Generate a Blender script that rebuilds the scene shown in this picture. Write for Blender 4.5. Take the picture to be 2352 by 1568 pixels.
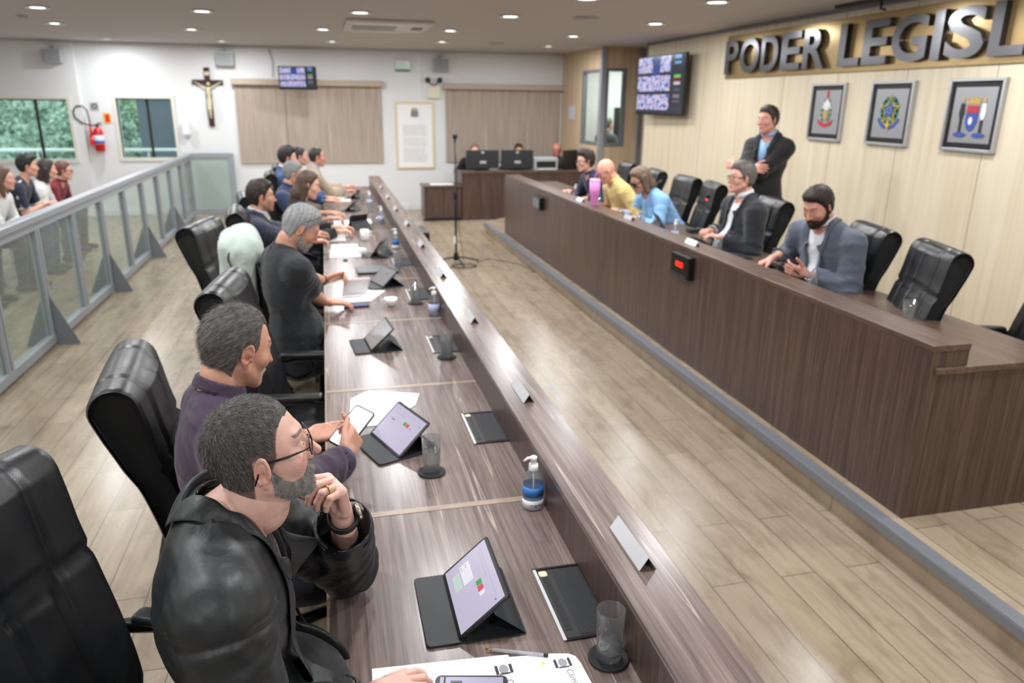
import bpy, bmesh, math, random
import numpy as np
from mathutils import Vector, Matrix

for _o in list(bpy.data.objects): bpy.data.objects.remove(_o, do_unlink=True)
SC = bpy.context.scene
COL = SC.collection

# ---------------------------------------------------------------- camera, sky, exposure
YAW, PITCH, ROLL, FPX = 0.2400, 0.3076, 0.0117, 1720.0
CAM = Vector((0.0, 0.0, 1.95))
_f = Vector((math.sin(YAW)*math.cos(PITCH), math.cos(YAW)*math.cos(PITCH), -math.sin(PITCH)))
_r = Vector((math.cos(YAW), -math.sin(YAW), 0)); _u = _r.cross(_f)
_c, _s = math.cos(ROLL), math.sin(ROLL)
_R, _U = _c*_r+_s*_u, -_s*_r+_c*_u
cd = bpy.data.cameras.new('camera'); co = bpy.data.objects.new('camera', cd); COL.objects.link(co)
cd.sensor_width = 36.0; cd.lens = FPX/2352*36.0; cd.clip_start = .05; cd.clip_end = 200
M = Matrix.Identity(4)
for i in range(3):
    M[i][0], M[i][1], M[i][2], M[i][3] = _R[i], _U[i], -_f[i], CAM[i]
co.matrix_world = M
cd.dof.use_dof = True; cd.dof.focus_distance = 1.45; cd.dof.aperture_fstop = 4.0
SC.camera = co
wd = bpy.data.worlds.new('sky'); SC.world = wd; wd.use_nodes = True
bg = wd.node_tree.nodes['Background']
bg.inputs['Color'].default_value = (.88, .95, 1.0, 1); bg.inputs['Strength'].default_value = 3.2
vs = SC.view_settings
vs.view_transform = 'Standard'; vs.look = 'None'; vs.gamma = 1.0; vs.use_curve_mapping = False
vs.exposure = 0.0
SC.cycles.max_bounces = 8; SC.cycles.transparent_max_bounces = 12
SC.cycles.caustics_reflective = False; SC.cycles.caustics_refractive = False
SC.cycles.sample_clamp_indirect = 4.0

CEIL = 2.85
LAMP_XY = [(-2.81,9.35),(-3.2,11.2),(-3.22,13.74),(-1.18,9.13),(-1.64,11.46),(-1.5,13.5),(.44,8.69),(.06,10.82),(.2,12.89),
    (2.02,8.51),(1.67,10.4),(1.85,12.31),(3.42,10.62),(3.62,12.55),(3.78,8.68),(3.52,6.74),(2.34,6.9),
    (-3.0,6.6),(-1.2,6.6),(.5,6.5),(4.0,4.6),(2.3,4.5),(.6,4.2),(-1.2,4.3),(-3.0,4.3),(3.9,2.2),(2.2,2.0),(.5,1.9),(-1.2,2.0),(-3.0,2.0),
    (3.6,-.4),(1.2,-.5),(-1.2,-.5),(-3.4,-.4),(-4.9,7.5),(-4.9,10.5),(-5.0,3.5),(5.7,13.5),(6.6,12.9),(5.1,12.9)]  # closing entries, inside the booth, are added lamps to brighten it
LAMP_W = 25.0
for _x, _y in LAMP_XY:
    l = bpy.data.lights.new('downlight_lamp', 'AREA'); l.shape = 'DISK'; l.size = .16; l.energy = LAMP_W; l.color = (.97, .985, 1.0)
    lo = bpy.data.objects.new('downlight_lamp', l); lo.location = (_x, _y, CEIL-.03); COL.objects.link(lo)

# ---------------------------------------------------------------- helpers
def lin(r, g=None, b=None):
    if g is None: r, g, b = r
    f = lambda c: (c/255/12.92) if c/255 <= .04045 else ((c/255+.055)/1.055)**2.4
    return (f(r), f(g), f(b), 1.0)

def mat(name, col, rough=.5, metal=0., **k):
    m = bpy.data.materials.new(name); m.use_nodes = True
    b = m.node_tree.nodes['Principled BSDF']
    b.inputs['Base Color'].default_value = col if len(col) == 4 else (*col, 1)
    b.inputs['Roughness'].default_value = rough; b.inputs['Metallic'].default_value = metal
    for key, v in k.items(): b.inputs[key.replace('_', ' ')].default_value = v
    return m

class NT:
    def __init__(s, m): s.m = m; s.t = m.node_tree; s.b = s.t.nodes['Principled BSDF']
    def n(s, typ, **k):
        nd = s.t.nodes.new(typ)
        for a, v in k.items():
            if a.startswith('i_'):
                key = a[2:]; nd.inputs[int(key) if key.isdigit() else key.replace('_', ' ')].default_value = v
            else: setattr(nd, a, v)
        return nd
    def l(s, a, b): s.t.links.new(a, b)
    def coords(s, scale=(1, 1, 1), kind='Object', rot=(0, 0, 0)):
        tc = s.n('ShaderNodeTexCoord'); mp = s.n('ShaderNodeMapping')
        mp.inputs['Scale'].default_value = scale; mp.inputs['Rotation'].default_value = rot
        s.l(tc.outputs[kind], mp.inputs['Vector']); return mp.outputs['Vector']
    def noise(s, vec, scale=5, detail=3, rough=.5, dist=0):
        nd = s.n('ShaderNodeTexNoise'); nd.inputs['Scale'].default_value = scale; nd.inputs['Detail'].default_value = detail
        nd.inputs['Roughness'].default_value = rough; nd.inputs['Distortion'].default_value = dist
        s.l(vec, nd.inputs['Vector']); return nd.outputs['Fac']
    def ramp(s, fac, stops):
        r = s.n('ShaderNodeValToRGB'); e = r.color_ramp.elements
        while len(e) < len(stops): e.new(.5)
        for el, (p, c) in zip(e, stops): el.position = p; el.color = c if len(c) == 4 else (*c, 1)
        s.l(fac, r.inputs['Fac']); return r.outputs['Color']
    def mix(s, fac, a, b, mode='MIX'):
        mx = s.n('ShaderNodeMix', data_type='RGBA', blend_type=mode)
        for inp, v in ((mx.inputs[0], fac), (mx.inputs[6], a), (mx.inputs[7], b)):
            if hasattr(v, 'is_linked'): s.l(v, inp)
            else: inp.default_value = v
        return mx.outputs[2]
    def math(s, op, a, b=0.0):
        nd = s.n('ShaderNodeMath', operation=op)
        for i, v in ((0, a), (1, b)):
            if hasattr(v, 'is_linked'): s.l(v, nd.inputs[i])
            else: nd.inputs[i].default_value = v
        return nd.outputs[0]
    def bump(s, h, strength=.3, dist=.002):
        bp = s.n('ShaderNodeBump'); bp.inputs['Strength'].default_value = strength; bp.inputs['Distance'].default_value = dist
        s.l(h, bp.inputs['Height']); s.l(bp.outputs['Normal'], s.b.inputs['Normal'])
    def color(s, c): s.l(c, s.b.inputs['Base Color'])

def wood(name, scale, dark, mid, light, pale, rough=.28, streak=1.0):
    """striped laminate; SCALE is small along the grain"""
    m = mat(name, mid, rough); t = NT(m)
    v = t.coords(scale)
    n1 = t.noise(v, 1.0, 4, .6, .3); n2 = t.noise(v, 4.2, 3, .6, .2); n3 = t.noise(v, 13., 2, .5)
    a = t.ramp(n1, [(.28, dark), (.5, mid), (.72, light)])
    b = t.ramp(n2, [(.3, dark), (.5, mid), (.7, light)])
    c = t.mix(.55, a, b)
    d = t.ramp(n3, [(.35, (.72, .70, .69)), (.6, (1.07, 1.07, 1.07))])
    c = t.mix(.8, c, d, 'MULTIPLY')
    s = t.ramp(t.noise(v, 2.3, 1, .4), [(.655, (0, 0, 0)), (.675, (1, 1, 1)), (.70, (0, 0, 0))])
    c = t.mix(t.math('MULTIPLY', s, .55*streak), c, pale)
    t.color(c); return m

def mobj(name, me, material=None, parent=None):
    o = bpy.data.objects.new(name, me); COL.objects.link(o)
    if material is not None:
        for q in (material if isinstance(material, (list, tuple)) else [material]): me.materials.append(q)
    if parent is not None: o.parent = parent
    return o

def tag(o, label=None, cat=None, group=None, kind=None):
    for k, v in (('label', label), ('category', cat), ('group', group), ('kind', kind)):
        if v: o[k] = v
    return o

def thing(name, label, cat, loc=(0, 0, 0), rz=0, group=None):
    o = bpy.data.objects.new(name, None); COL.objects.link(o); o.empty_display_size = .1
    o.location = loc; o.rotation_euler = (0, 0, rz)
    return tag(o, label, cat, group)

def dup(root, loc=None, rz=None, label=None):
    def cp(o, par):
        c = o.copy(); COL.objects.link(c); c.parent = par
        for ch in list(o.children): cp(ch, c)
        return c
    r = cp(root, None)
    if loc is not None: r.location = loc
    if rz is not None: r.rotation_euler = (0, 0, rz)
    if label: r['label'] = label
    return r

class MB:
    """collects geometry for ONE mesh object"""
    def __init__(s): s.v = []; s.f = []; s.mi = []; s.sm = []; s.cur = 0
    def add(s, vs_, fs, smooth=False):
        o = len(s.v); s.v.extend([tuple(p) for p in vs_])
        for f in fs: s.f.append([i+o for i in f]); s.mi.append(s.cur); s.sm.append(smooth)
        return s
    def box(s, lo, hi, M=None):
        x0, y0, z0 = lo; x1, y1, z1 = hi
        p = [(x0,y0,z0),(x1,y0,z0),(x1,y1,z0),(x0,y1,z0),(x0,y0,z1),(x1,y0,z1),(x1,y1,z1),(x0,y1,z1)]
        if M is not None: p = [M @ Vector(q) for q in p]
        return s.add(p, [(0,3,2,1),(4,5,6,7),(0,1,5,4),(1,2,6,5),(2,3,7,6),(3,0,4,7)])
    def rbox(s, lo, hi, r=.01, M=None, seg=3, ax=2):
        """box with corners rounded around axis AX"""
        a, b = [i for i in range(3) if i != ax]
        pts = []
        for cx, cy, a0 in ((hi[a]-r, hi[b]-r, 0), (lo[a]+r, hi[b]-r, 90), (lo[a]+r, lo[b]+r, 180), (hi[a]-r, lo[b]+r, 270)):
            for k in range(seg+1):
                t = math.radians(a0+90*k/seg); pts.append((cx+r*math.cos(t), cy+r*math.sin(t)))
        return s.prism(pts, lo[ax], hi[ax], ax, M)
    def prism(s, pts, z0, z1, ax=2, M=None, smooth=False):
        """outline PTS in the two other axes, extruded along AX"""
        def P(p, z):
            q = [0, 0, 0]; i, j = [k for k in range(3) if k != ax]; q[i], q[j], q[ax] = p[0], p[1], z
            return M @ Vector(q) if M is not None else q
        n = len(pts); v = [P(p, z0) for p in pts]+[P(p, z1) for p in pts]
        f = [tuple(range(n))[::-1], tuple(range(n, 2*n))]
        s.add(v, f); o = len(s.v)-2*n
        for i in range(n):
            j = (i+1) % n; s.f.append([o+i, o+j, o+n+j, o+n+i]); s.mi.append(s.cur); s.sm.append(smooth)
        return s
    def tube(s, path, r, seg=8, closed=False, M=None, caps=True):
        path = [Vector(p) for p in path]; n = len(path)
        if not hasattr(r, '__len__'): r = [r]*n
        rings = []; prev = None
        for i in range(n):
            a = path[(i-1) % n] if (closed or i > 0) else path[i]; b = path[(i+1) % n] if (closed or i < n-1) else path[i]
            d = (b-a).normalized() if (b-a).length > 1e-9 else Vector((0, 0, 1))
            if prev is None: prev = d.orthogonal().normalized()
            prev = (prev-d*prev.dot(d))
            prev = prev.normalized() if prev.length > 1e-6 else d.orthogonal().normalized()
            q = d.cross(prev)
            rings.append([path[i]+(prev*math.cos(2*math.pi*k/seg)+q*math.sin(2*math.pi*k/seg))*r[i] for k in range(seg)])
        v = [p for rg in rings for p in rg]
        if M is not None: v = [M @ p for p in v]
        f = []
        for i in range(n if closed else n-1):
            j = (i+1) % n
            for k in range(seg):
                l = (k+1) % seg; f.append((i*seg+k, i*seg+l, j*seg+l, j*seg+k))
        if caps and not closed: f += [tuple(range(seg))[::-1], tuple(range((n-1)*seg, n*seg))]
        return s.add(v, f, True)
    def lathe(s, prof, c=(0, 0, 0), seg=24, M=None, smooth=True, caps=False):
        n = len(prof); v = []
        for r, z in prof:
            for k in range(seg):
                t = 2*math.pi*k/seg; p = Vector((c[0]+r*math.cos(t), c[1]+r*math.sin(t), c[2]+z)); v.append(M @ p if M is not None else p)
        f = []
        for i in range(n-1):
            for k in range(seg):
                l = (k+1) % seg; f.append((i*seg+k, i*seg+l, (i+1)*seg+l, (i+1)*seg+k))
        s.add(v, f, smooth)
        if caps:
            o = len(s.v)-n*seg
            s.f.append([o+k for k in range(seg)][::-1]); s.f.append([o+(n-1)*seg+k for k in range(seg)])
            s.mi += [s.cur]*2; s.sm += [False]*2
        return s
    def ball(s, c, r, seg=12, M=None):
        rr = r if hasattr(r, '__len__') else (r, r, r); v = []; n = seg//2
        for i in range(n+1):
            t = math.pi*i/n
            for k in range(seg):
                u = 2*math.pi*k/seg
                p = Vector((c[0]+rr[0]*math.sin(t)*math.cos(u), c[1]+rr[1]*math.sin(t)*math.sin(u), c[2]+rr[2]*math.cos(t)))
                v.append(M @ p if M is not None else p)
        f = [(i*seg+k, (i+1)*seg+k, (i+1)*seg+(k+1) % seg, i*seg+(k+1) % seg) for i in range(n) for k in range(seg)]
        return s.add(v, f, True)
    def build(s, name, material=None, parent=None, bevel=0, seg=2):
        me = bpy.data.meshes.new(name); me.from_pydata(s.v, [], s.f)
        me.polygons.foreach_set('material_index', s.mi); me.polygons.foreach_set('use_smooth', s.sm)
        bm = bmesh.new(); bm.from_mesh(me)
        bmesh.ops.remove_doubles(bm, verts=bm.verts, dist=1e-6)
        bmesh.ops.recalc_face_normals(bm, faces=bm.faces); bm.to_mesh(me); bm.free()
        me.update()
        o = mobj(name, me, material, parent)
        if bevel:
            md = o.modifiers.new('bevel', 'BEVEL'); md.width = bevel; md.segments = seg; md.limit_method = 'ANGLE'; md.angle_limit = math.radians(40)
        return o

def text_mesh(name, txt, size, depth, M, material, parent=None, bold=0.0, align='CENTER', sx=1.0):
    cu = bpy.data.curves.new(name, 'FONT'); cu.body = txt; cu.size = size; cu.extrude = depth; cu.align_x = align; cu.align_y = 'CENTER'
    cu.offset = bold; cu.resolution_u = 4
    tmp = bpy.data.objects.new(name+'_t', cu); COL.objects.link(tmp)
    bpy.context.view_layer.update()
    me = bpy.data.meshes.new_from_object(tmp.evaluated_get(bpy.context.evaluated_depsgraph_get()))
    bpy.data.objects.remove(tmp, do_unlink=True)
    me.transform(Matrix.Diagonal((sx, 1, 1, 1))); me.transform(M)
    return mobj(name, me, material, parent)

def frame_m(o, x, y, z):
    """matrix from origin and three axis vectors"""
    m = Matrix.Identity(4)
    for i in range(3): m[i][0], m[i][1], m[i][2], m[i][3] = x[i], y[i], z[i], o[i]
    return m
# ---------------------------------------------------------------- organic surfaces: distance fields meshed with surface nets
F32 = np.float32
def smin(a, b, k):
    if k <= 0: return np.minimum(a, b)
    h = np.clip(.5+.5*(b-a)/k, 0, 1); return b+(a-b)*h-k*h*(1-h)
def smax(a, b, k): return -smin(-a, -b, k)
def cone(P, a, b, r1, r2=None):
    a = np.asarray(a, F32); b = np.asarray(b, F32); r2 = r1 if r2 is None else r2
    ab = b-a; t = np.clip(((P-a)@ab)/max(float(ab@ab), 1e-9), 0, 1)
    return np.linalg.norm(P-a-t[:, None]*ab, axis=1)-(r1+(r2-r1)*t)
def ell(P, c, r, R=None):
    q = P-np.asarray(c, F32)
    if R is not None: q = q@np.asarray(R, F32)
    r = np.asarray(r, F32); k0 = np.linalg.norm(q/r, axis=1); k1 = np.linalg.norm(q/(r*r), axis=1)
    return k0*(k0-1)/np.maximum(k1, 1e-6)
def sph(P, c, r): return np.linalg.norm(P-np.asarray(c, F32), axis=1)-r
def rbx(P, c, h, r, R=None):
    q = P-np.asarray(c, F32)
    if R is not None: q = q@np.asarray(R, F32)
    q = np.abs(q)-(np.asarray(h, F32)-r)
    return np.linalg.norm(np.maximum(q, 0), axis=1)+np.minimum(q.max(axis=1), 0)-r
def wob(P, s, seed=0):
    """cheap smooth noise in about -1..1"""
    rs = np.random.RandomState(seed); out = 0
    Q = P+.35/s*np.sin(P[:, [1, 2, 0]]*s*1.3+seed)
    for i in range(4):
        d = rs.randn(3).astype(F32); d /= np.linalg.norm(d); out = out+np.sin(Q@d*s*(1+.45*i)+rs.rand()*6.28)/(1+.3*i)
    return out/2.3

def sdf_mesh(f, lo, hi, h, B=8):
    lo = np.asarray(lo, F32); hi = np.asarray(hi, F32)
    n = np.maximum(np.ceil((hi-lo)/(h*B)).astype(int), 1)
    g = np.stack(np.meshgrid(*[np.arange(k) for k in n], indexing='ij'), -1).reshape(-1, 3)
    d = f((lo+(g+.5)*B*h).astype(F32)); g = g[np.abs(d) < B*h*.87*1.25+.004]
    dim = n*B+4
    o = np.stack(np.meshgrid(*[np.arange(B+1)]*3, indexing='ij'), -1).reshape(-1, 3)
    K = []; V = []; E = [[], [], []]
    cs = [(i, j, k) for i in (0, 1) for j in (0, 1) for k in (0, 1)]
    for s0 in range(0, len(g), 400):
        gb = g[s0:s0+400]*B
        ijk = gb[:, None, :]+o[None]
        val = f((lo+ijk.reshape(-1, 3)*h).astype(F32)).reshape(-1, B+1, B+1, B+1)
        neg = val < 0
        c = [neg[:, i:i+B, j:j+B, k:k+B] for i, j, k in cs]
        sm = sum(x.astype(np.int8) for x in c); act = (sm > 0) & (sm < 8)
        bi, i, j, k = np.nonzero(act)
        if len(bi):
            acc = np.zeros((len(bi), 3), F32); cnt = np.zeros(len(bi), F32)
            cv = {q: val[bi, i+q[0], j+q[1], k+q[2]] for q in cs}
            for q in cs:
                for ax in range(3):
                    if q[ax]: continue
                    p = list(q); p[ax] = 1; p = tuple(p); a, b = cv[q], cv[p]; m = (a < 0) != (b < 0)
                    t = np.where(m, a/np.where(m, a-b, 1), 0); pt = np.zeros((len(bi), 3), F32); pt[:] = q; pt[:, ax] = t
                    acc += pt*m[:, None]; cnt += m
            cell = gb[bi]+np.stack([i, j, k], -1)
            V.append(lo+(cell+acc/cnt[:, None])*h); K.append(((cell[:, 0]+1)*dim[1]+cell[:, 1]+1)*dim[2]+cell[:, 2]+1)
        for ax in range(3):
            sl = [slice(0, B)]*3; s2 = list(sl); s2[ax] = slice(1, B+1)
            a = neg[(slice(None), *sl)]; b = neg[(slice(None), *s2)]
            bi, i, j, k = np.nonzero(a != b)
            if len(bi): E[ax].append(np.concatenate([gb[bi]+np.stack([i, j, k], -1), a[bi, i, j, k][:, None]], 1))
    if not K: return np.zeros((0, 3)), np.zeros((0, 4), int)
    K = np.concatenate(K); V = np.concatenate(V); od = np.argsort(K); K = K[od]; V = V[od]
    Q = []
    for ax in range(3):
        if not E[ax]: continue
        e = np.concatenate(E[ax]); c = e[:, :3]; fl = e[:, 3].astype(bool); u, w = (ax+1) % 3, (ax+2) % 3
        idx = []; ok = np.ones(len(c), bool)
        for du, dw in ((0, 0), (-1, 0), (-1, -1), (0, -1)):
            q = c.copy(); q[:, u] += du; q[:, w] += dw
            key = ((q[:, 0]+1)*dim[1]+q[:, 1]+1)*dim[2]+q[:, 2]+1
            p = np.searchsorted(K, key); p = np.minimum(p, len(K)-1); ok &= K[p] == key; idx.append(p)
        q = np.stack(idx, -1); q[~fl] = q[~fl][:, ::-1]; Q.append(q[ok])
    return V, np.concatenate(Q)

def np_mesh(name, V, Q, material=None, parent=None, color=None, smooth=True, link=True):
    me = bpy.data.meshes.new(name); n = Q.shape[1]
    me.vertices.add(len(V)); me.vertices.foreach_set('co', np.asarray(V, F32).ravel())
    me.loops.add(Q.size); me.loops.foreach_set('vertex_index', Q.astype(np.int32).ravel())
    me.polygons.add(len(Q)); me.polygons.foreach_set('loop_start', np.arange(0, Q.size, n, dtype=np.int32))
    me.polygons.foreach_set('use_smooth', np.full(len(Q), smooth))
    if color is not None:
        at = me.color_attributes.new('Col', 'FLOAT_COLOR', 'POINT')
        c = np.ones((len(V), 4), F32); c[:, :3] = color; at.data.foreach_set('color', c.ravel())
    me.update(calc_edges=True)
    return mobj(name, me, material, parent) if link else me

def cat_mesh(parts):
    V = []; Q = []; n = 0
    for v, q in parts: V.append(v); Q.append(q+n); n += len(v)
    return np.concatenate(V), np.concatenate(Q)
# ---------------------------------------------------------------- people
def unit(v): v = np.asarray(v, float); return v/np.linalg.norm(v)
def axes(yaw, pitch=0, roll=0):
    """columns: forward, left, up; YAW from +x towards +y, PITCH up"""
    a, p, r = map(math.radians, (yaw, pitch, roll))
    f = np.array([math.cos(a)*math.cos(p), math.sin(a)*math.cos(p), math.sin(p)]); l = np.array([-math.sin(a), math.cos(a), 0.])
    u = np.cross(f, l); return np.stack([f, math.cos(r)*l+math.sin(r)*u, math.cos(r)*u-math.sin(r)*l], 1)

def head_f(p, g):
    """head in its own frame: x forward, y left, z up, origin between the ears, metres; g: shape numbers"""
    q = p.copy(); q[:, 1] = np.abs(q[:, 1]); fat = g.get('fat', 0)
    d = ell(q, (-.014, 0, .028), (.099, .077+.3*fat, .092))
    d = smin(d, ell(q, (.03, 0, -.022), (.062, .058+fat, .078)), .03)
    d = smin(d, ell(q, (.028, 0, -.072), (.058, .047+fat, .036)), .022)
    d = smin(d, cone(q, (.0, .054+fat, -.052), (.066, .014, -.098), .017, .017), .022)
    d = smin(d, sph(q, (.075, .0, -.1), .0165), .016)
    d = smin(d, sph(q, (.058, .041+fat*.5, -.024), .023), .02)
    d = smin(d, cone(q, (.08, 0, .026), (.071, .036, .026), .013), .014)
    d = smax(d, -ell(q, (.1, .032, .003), (.017, .018, .0115)), .012)
    d = smin(d, sph(q, (.0735, .032, .002), .0145), .003)
    nl = g.get('nose', 1)
    d = smin(d, cone(q, (.086, 0, .012), (.1+.012*nl, 0, -.033), .0065, .0095), .009)
    d = smin(d, sph(q, (.096, .011, -.036), .0085), .005)
    d = smax(d, -sph(q, (.1, .0075, -.045), .0042), .003)
    d = smin(d, ell(q, (.086, 0, -.06), (.012, .025, .011)), .01)
    d = smin(d, cone(q, (.0955, 0, -.0615), (.084, .02, -.065), .0045, .002), .003)
    d = smin(d, cone(q, (.0945, 0, -.0715), (.084, .018, -.069), .0055, .002), .003)
    d = smax(d, -cone(q, (.102, 0, -.0665), (.087, .024, -.067), .0016), .002)
    # ear: a tilted dish with a rolled rim
    ca, sa = math.cos(.28), math.sin(.28)
    R = np.array([[ca, -sa*.45, sa*.9], [sa*.5, .88, 0], [-sa, .1, ca]]); 
    e = (q-np.array([-.006, .078+fat*.4, -.012], F32))
    ex, ey, ez = e[:, 0]*.94-e[:, 2]*.2+e[:, 1]*.42, e[:, 1]*.9-e[:, 0]*.45, e[:, 2]*.96+e[:, 0]*.24
    ez2 = ez*(1+.18*np.sign(ez)*-1)
    rr = np.sqrt((ex/.0175)**2+(ez2/.0285)**2)
    disk = np.maximum(np.abs(ey-.002)-.0035-.0025*np.clip(1-rr, 0, 1), (rr-1)*.018)
    rim = np.sqrt(((rr-.9)*.019)**2+(ey-.006)**2)-.0033
    rim = np.where((ez < -.008) & (ex > -.004), rim+.004, rim)
    ant = np.sqrt(((rr-.5)*.019)**2+(ey-.004)**2)-.0026; ant = np.where(ex > .003, ant+.004, ant)
    lobe = np.sqrt((ex-.003)**2+((ez+.027)*.8)**2+(ey*1.6)**2)-.0075
    ear = smin(smin(disk, rim, .003), smin(ant, lobe, .003), .003)
    ear = smax(ear, -np.sqrt(((ex-.003)*.9)**2+((ey-.0115)*.9)**2+((ez+.005)*.8)**2)+.0098, .002)
    ear = smax(ear, -np.sqrt((np.maximum(np.abs(rr-.72)*.019-.0, 0))**2+(ey-.0085)**2)+.0026+np.where((ez > -.012) & (ex < .012), 0, -.01), .0015)
    ear = smin(ear, np.sqrt((ex-.012)**2+(ey-.003)**2+(ez+.006)**2)-.004, .003)
    d = smin(d, ear, .004)
    nr = g.get('neck', .060)
    d = smin(d, cone(p, (-.020, 0, -.06), (-.034, 0, -.115), nr, nr), .02)
    if g.get('apple'): d = smin(d, sph(p, (.022, 0, -.145), .012), .02)
    return d

def hairline(p, g):
    """> 0 where hair grows"""
    x, y, z = p[:, 0], np.abs(p[:, 1]), p[:, 2]
    fz = g.get('front', .078); rec = g.get('recede', .0); side = g.get('side', -.02); nape = g.get('nape', -.075)
    zl = np.interp(x, [-.12, -.035, -.022, -.006, .012, .026, .04, .06, .1], [nape, nape+.006, .012, .014, side, .004, .034+rec*.6, fz-.004, fz])
    zl = zl+np.where(x > .03, rec*np.clip((y-.02)/.03, 0, 1), 0)
    zl = np.where((x > .045) & (y < .03), fz+(.02-y)*.1*0, zl)
    return (z-zl)

def hair_f(p, g):
    """scalp shell grown by the hair's thickness"""
    x, y, z = p[:, 0], p[:, 1], p[:, 2]
    t = g.get('thick', .008); top = g.get('top', 0.)
    base = ell(p, (-.014, 0, .028), (.099, .077+.3*g.get('fat', 0), .092))
    base = smin(base, ell(p, (-.01, 0, -.03), (.078, .068+g.get('fat', 0)*.5, .06)), .02)
    grow = .8*t*np.clip(.15+hairline(p, g)/.04, 0, 1)+top*np.clip((z-.05)/.06, 0, 1)*np.clip(.6+x/.1, .35, 1.3)
    d = base-grow
    am = g.get('tuft', .002)
    s = p*np.array([.5, 1.6, 1.0], F32)
    d = d-am*wob(s, 120., 3)-am*.6*wob(s, 300., 5)
    d = smax(d, -hairline(p, g)-.001*wob(p, 200., 8), .004)
    for a, b, r1, r2 in g.get('locks', []):
        c = cone(p, a, b, r1, r2)+.003*np.sin((p[:, 1]*1.0+p[:, 0]*.8)*420+p[:, 2]*25)
        d = smin(d, c, .03)
    if g.get('locks'):
        fc = ell(p, (.06, 0, -.03), (.055, .052, .085)); d = smax(d, -fc, .01)
    return d

def beard_f(p, g):
    x, z = p[:, 0], p[:, 2]; y = np.abs(p[:, 1]); b = g['beard']
    d = head_f(p, {**g, 'neck': .03})-b-.0012*wob(p, 260., 4)
    zu = np.interp(x, [-.004, .012, .03, .05, .07, .088, .12], [.0, -.015, -.046, -.06, -.06, -.046, -.044])
    up = z-zu
    lo = -.128+.25*np.clip(.05-x, 0, .1)-z
    d = smax(d, up, .006); d = smax(d, lo, .006); d = smax(d, .004-x, .006)
    d = np.maximum(d, -(ell(p, (.1, 0, -.0665), (.02, .021, .0085))))
    return d

def hand_f(P, H):
    """H: dict o, X (fingers), Z (back of the hand), side +1 right / -1 left, fingers: [(c0,c1,c2)]*4, thumb: (out, down, bend)"""
    X = unit(H['X']); Z = np.asarray(H['Z'], float); Z = unit(Z-X*(Z@X)); Y = np.cross(Z, X)*H['side']
    R = np.stack([X, Y, Z], 1).astype(F32); p = (P-np.asarray(H['o'], F32))@R
    d = smin(cone(p, (-.05, 0, 0), (.01, 0, 0), .025, .023), rbx(p, (.05, .0, 0), (.043, .037, .0125), .012), .018)
    d = smin(d, cone(p, (.012, .02, -.006), (.05, .03, -.008), .014, .012), .015)
    c = H.get('fingers', [(25, 30, 20)]*4); sp = H.get('spread', 1.)
    for i, (yy, L, r) in enumerate([(.0285, .073, .0088), (.0098, .082, .009), (-.0098, .076, .0087), (-.0275, .06, .0078)]):
        a = np.array([.088-.003*abs(i-1), yy, 0.]); th = 0; pts = [a]; az = math.radians((1.2-i)*4.5*sp)
        for ang, fr in zip(c[i], (.46, .3, .24)):
            th += math.radians(ang); a = a+L*fr*np.array([math.cos(th)*math.cos(az), math.cos(th)*math.sin(az), -math.sin(th)]); pts.append(a)
        fd = cone(p, pts[0], pts[1], r*1.06, r)
        fd = smin(fd, cone(p, pts[1], pts[2], r, r*.92), .002); fd = smin(fd, cone(p, pts[2], pts[3], r*.92, r*.78), .002)
        d = smin(d, fd, .006) if i == 0 else np.where(p[:, 0] < .085, smin(d, fd, .006), smin(d, fd, .0015))
    out, dn, bd = H.get('thumb', (42, 12, 18))
    a = np.array([.022, .026, -.006]); o1, d1 = math.radians(out), math.radians(dn)
    v = np.array([math.cos(o1)*math.cos(d1), math.sin(o1)*math.cos(d1), -math.sin(d1)]); b = a+v*.043
    o2 = o1-math.radians(bd); v = np.array([math.cos(o2)*math.cos(d1), math.sin(o2)*math.cos(d1), -math.sin(d1)]); e = b+v*.033; e2 = e+v*.022
    d = smin(d, smin(smin(cone(p, a, b, .0145, .0108), cone(p, b, e, .0108, .0098), .003), cone(p, e, e2, .0098, .0082), .002), .008)
    return d

def ik(S, W, a, b, hint):
    S = np.asarray(S, float); W = np.asarray(W, float); v = W-S; L = np.linalg.norm(v)
    if L > (a+b)*.995: W = S+v/L*(a+b)*.995; v = W-S; L = np.linalg.norm(v)
    u = v/L; x = (a*a-b*b+L*L)/(2*L); h = math.sqrt(max(a*a-x*x, 0)); k = np.asarray(hint, float); k = unit(k-u*(k@u)); return S+u*x+k*h, W

SKIN_CACHE = {}
def skin_mat():
    if 'm' in SKIN_CACHE: return SKIN_CACHE['m']
    m = mat('skin', (1, 1, 1), .42); t = NT(m)
    at = t.n('ShaderNodeAttribute', attribute_name='Col')
    v = t.coords((1, 1, 1)); c = t.mix(1.0, at.outputs['Color'], t.ramp(t.noise(v, 60, 3, .6), [(.3, (.93, .9, .9)), (.7, (1.05, 1.02, 1.0))]), 'MULTIPLY')
    t.color(c); t.b.inputs['Subsurface Weight'].default_value = .12; t.b.inputs['Subsurface Radius'].default_value = (.012, .005, .003)
    t.b.inputs['Subsurface Scale'].default_value = .6
    t.bump(t.noise(v, 500, 2, .6), .12, .0008); SKIN_CACHE['m'] = m; return m
def hair_mat():
    if 'h' in SKIN_CACHE: return SKIN_CACHE['h']
    m = mat('hair', (0, 0, 0), .5); t = NT(m); at = t.n('ShaderNodeAttribute', attribute_name='Col'); t.color(at.outputs['Color'])
    t.bump(t.noise(t.coords((300, 900, 300)), 1, 2, .6), .5, .001)
    SKIN_CACHE['h'] = m; return m

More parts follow.
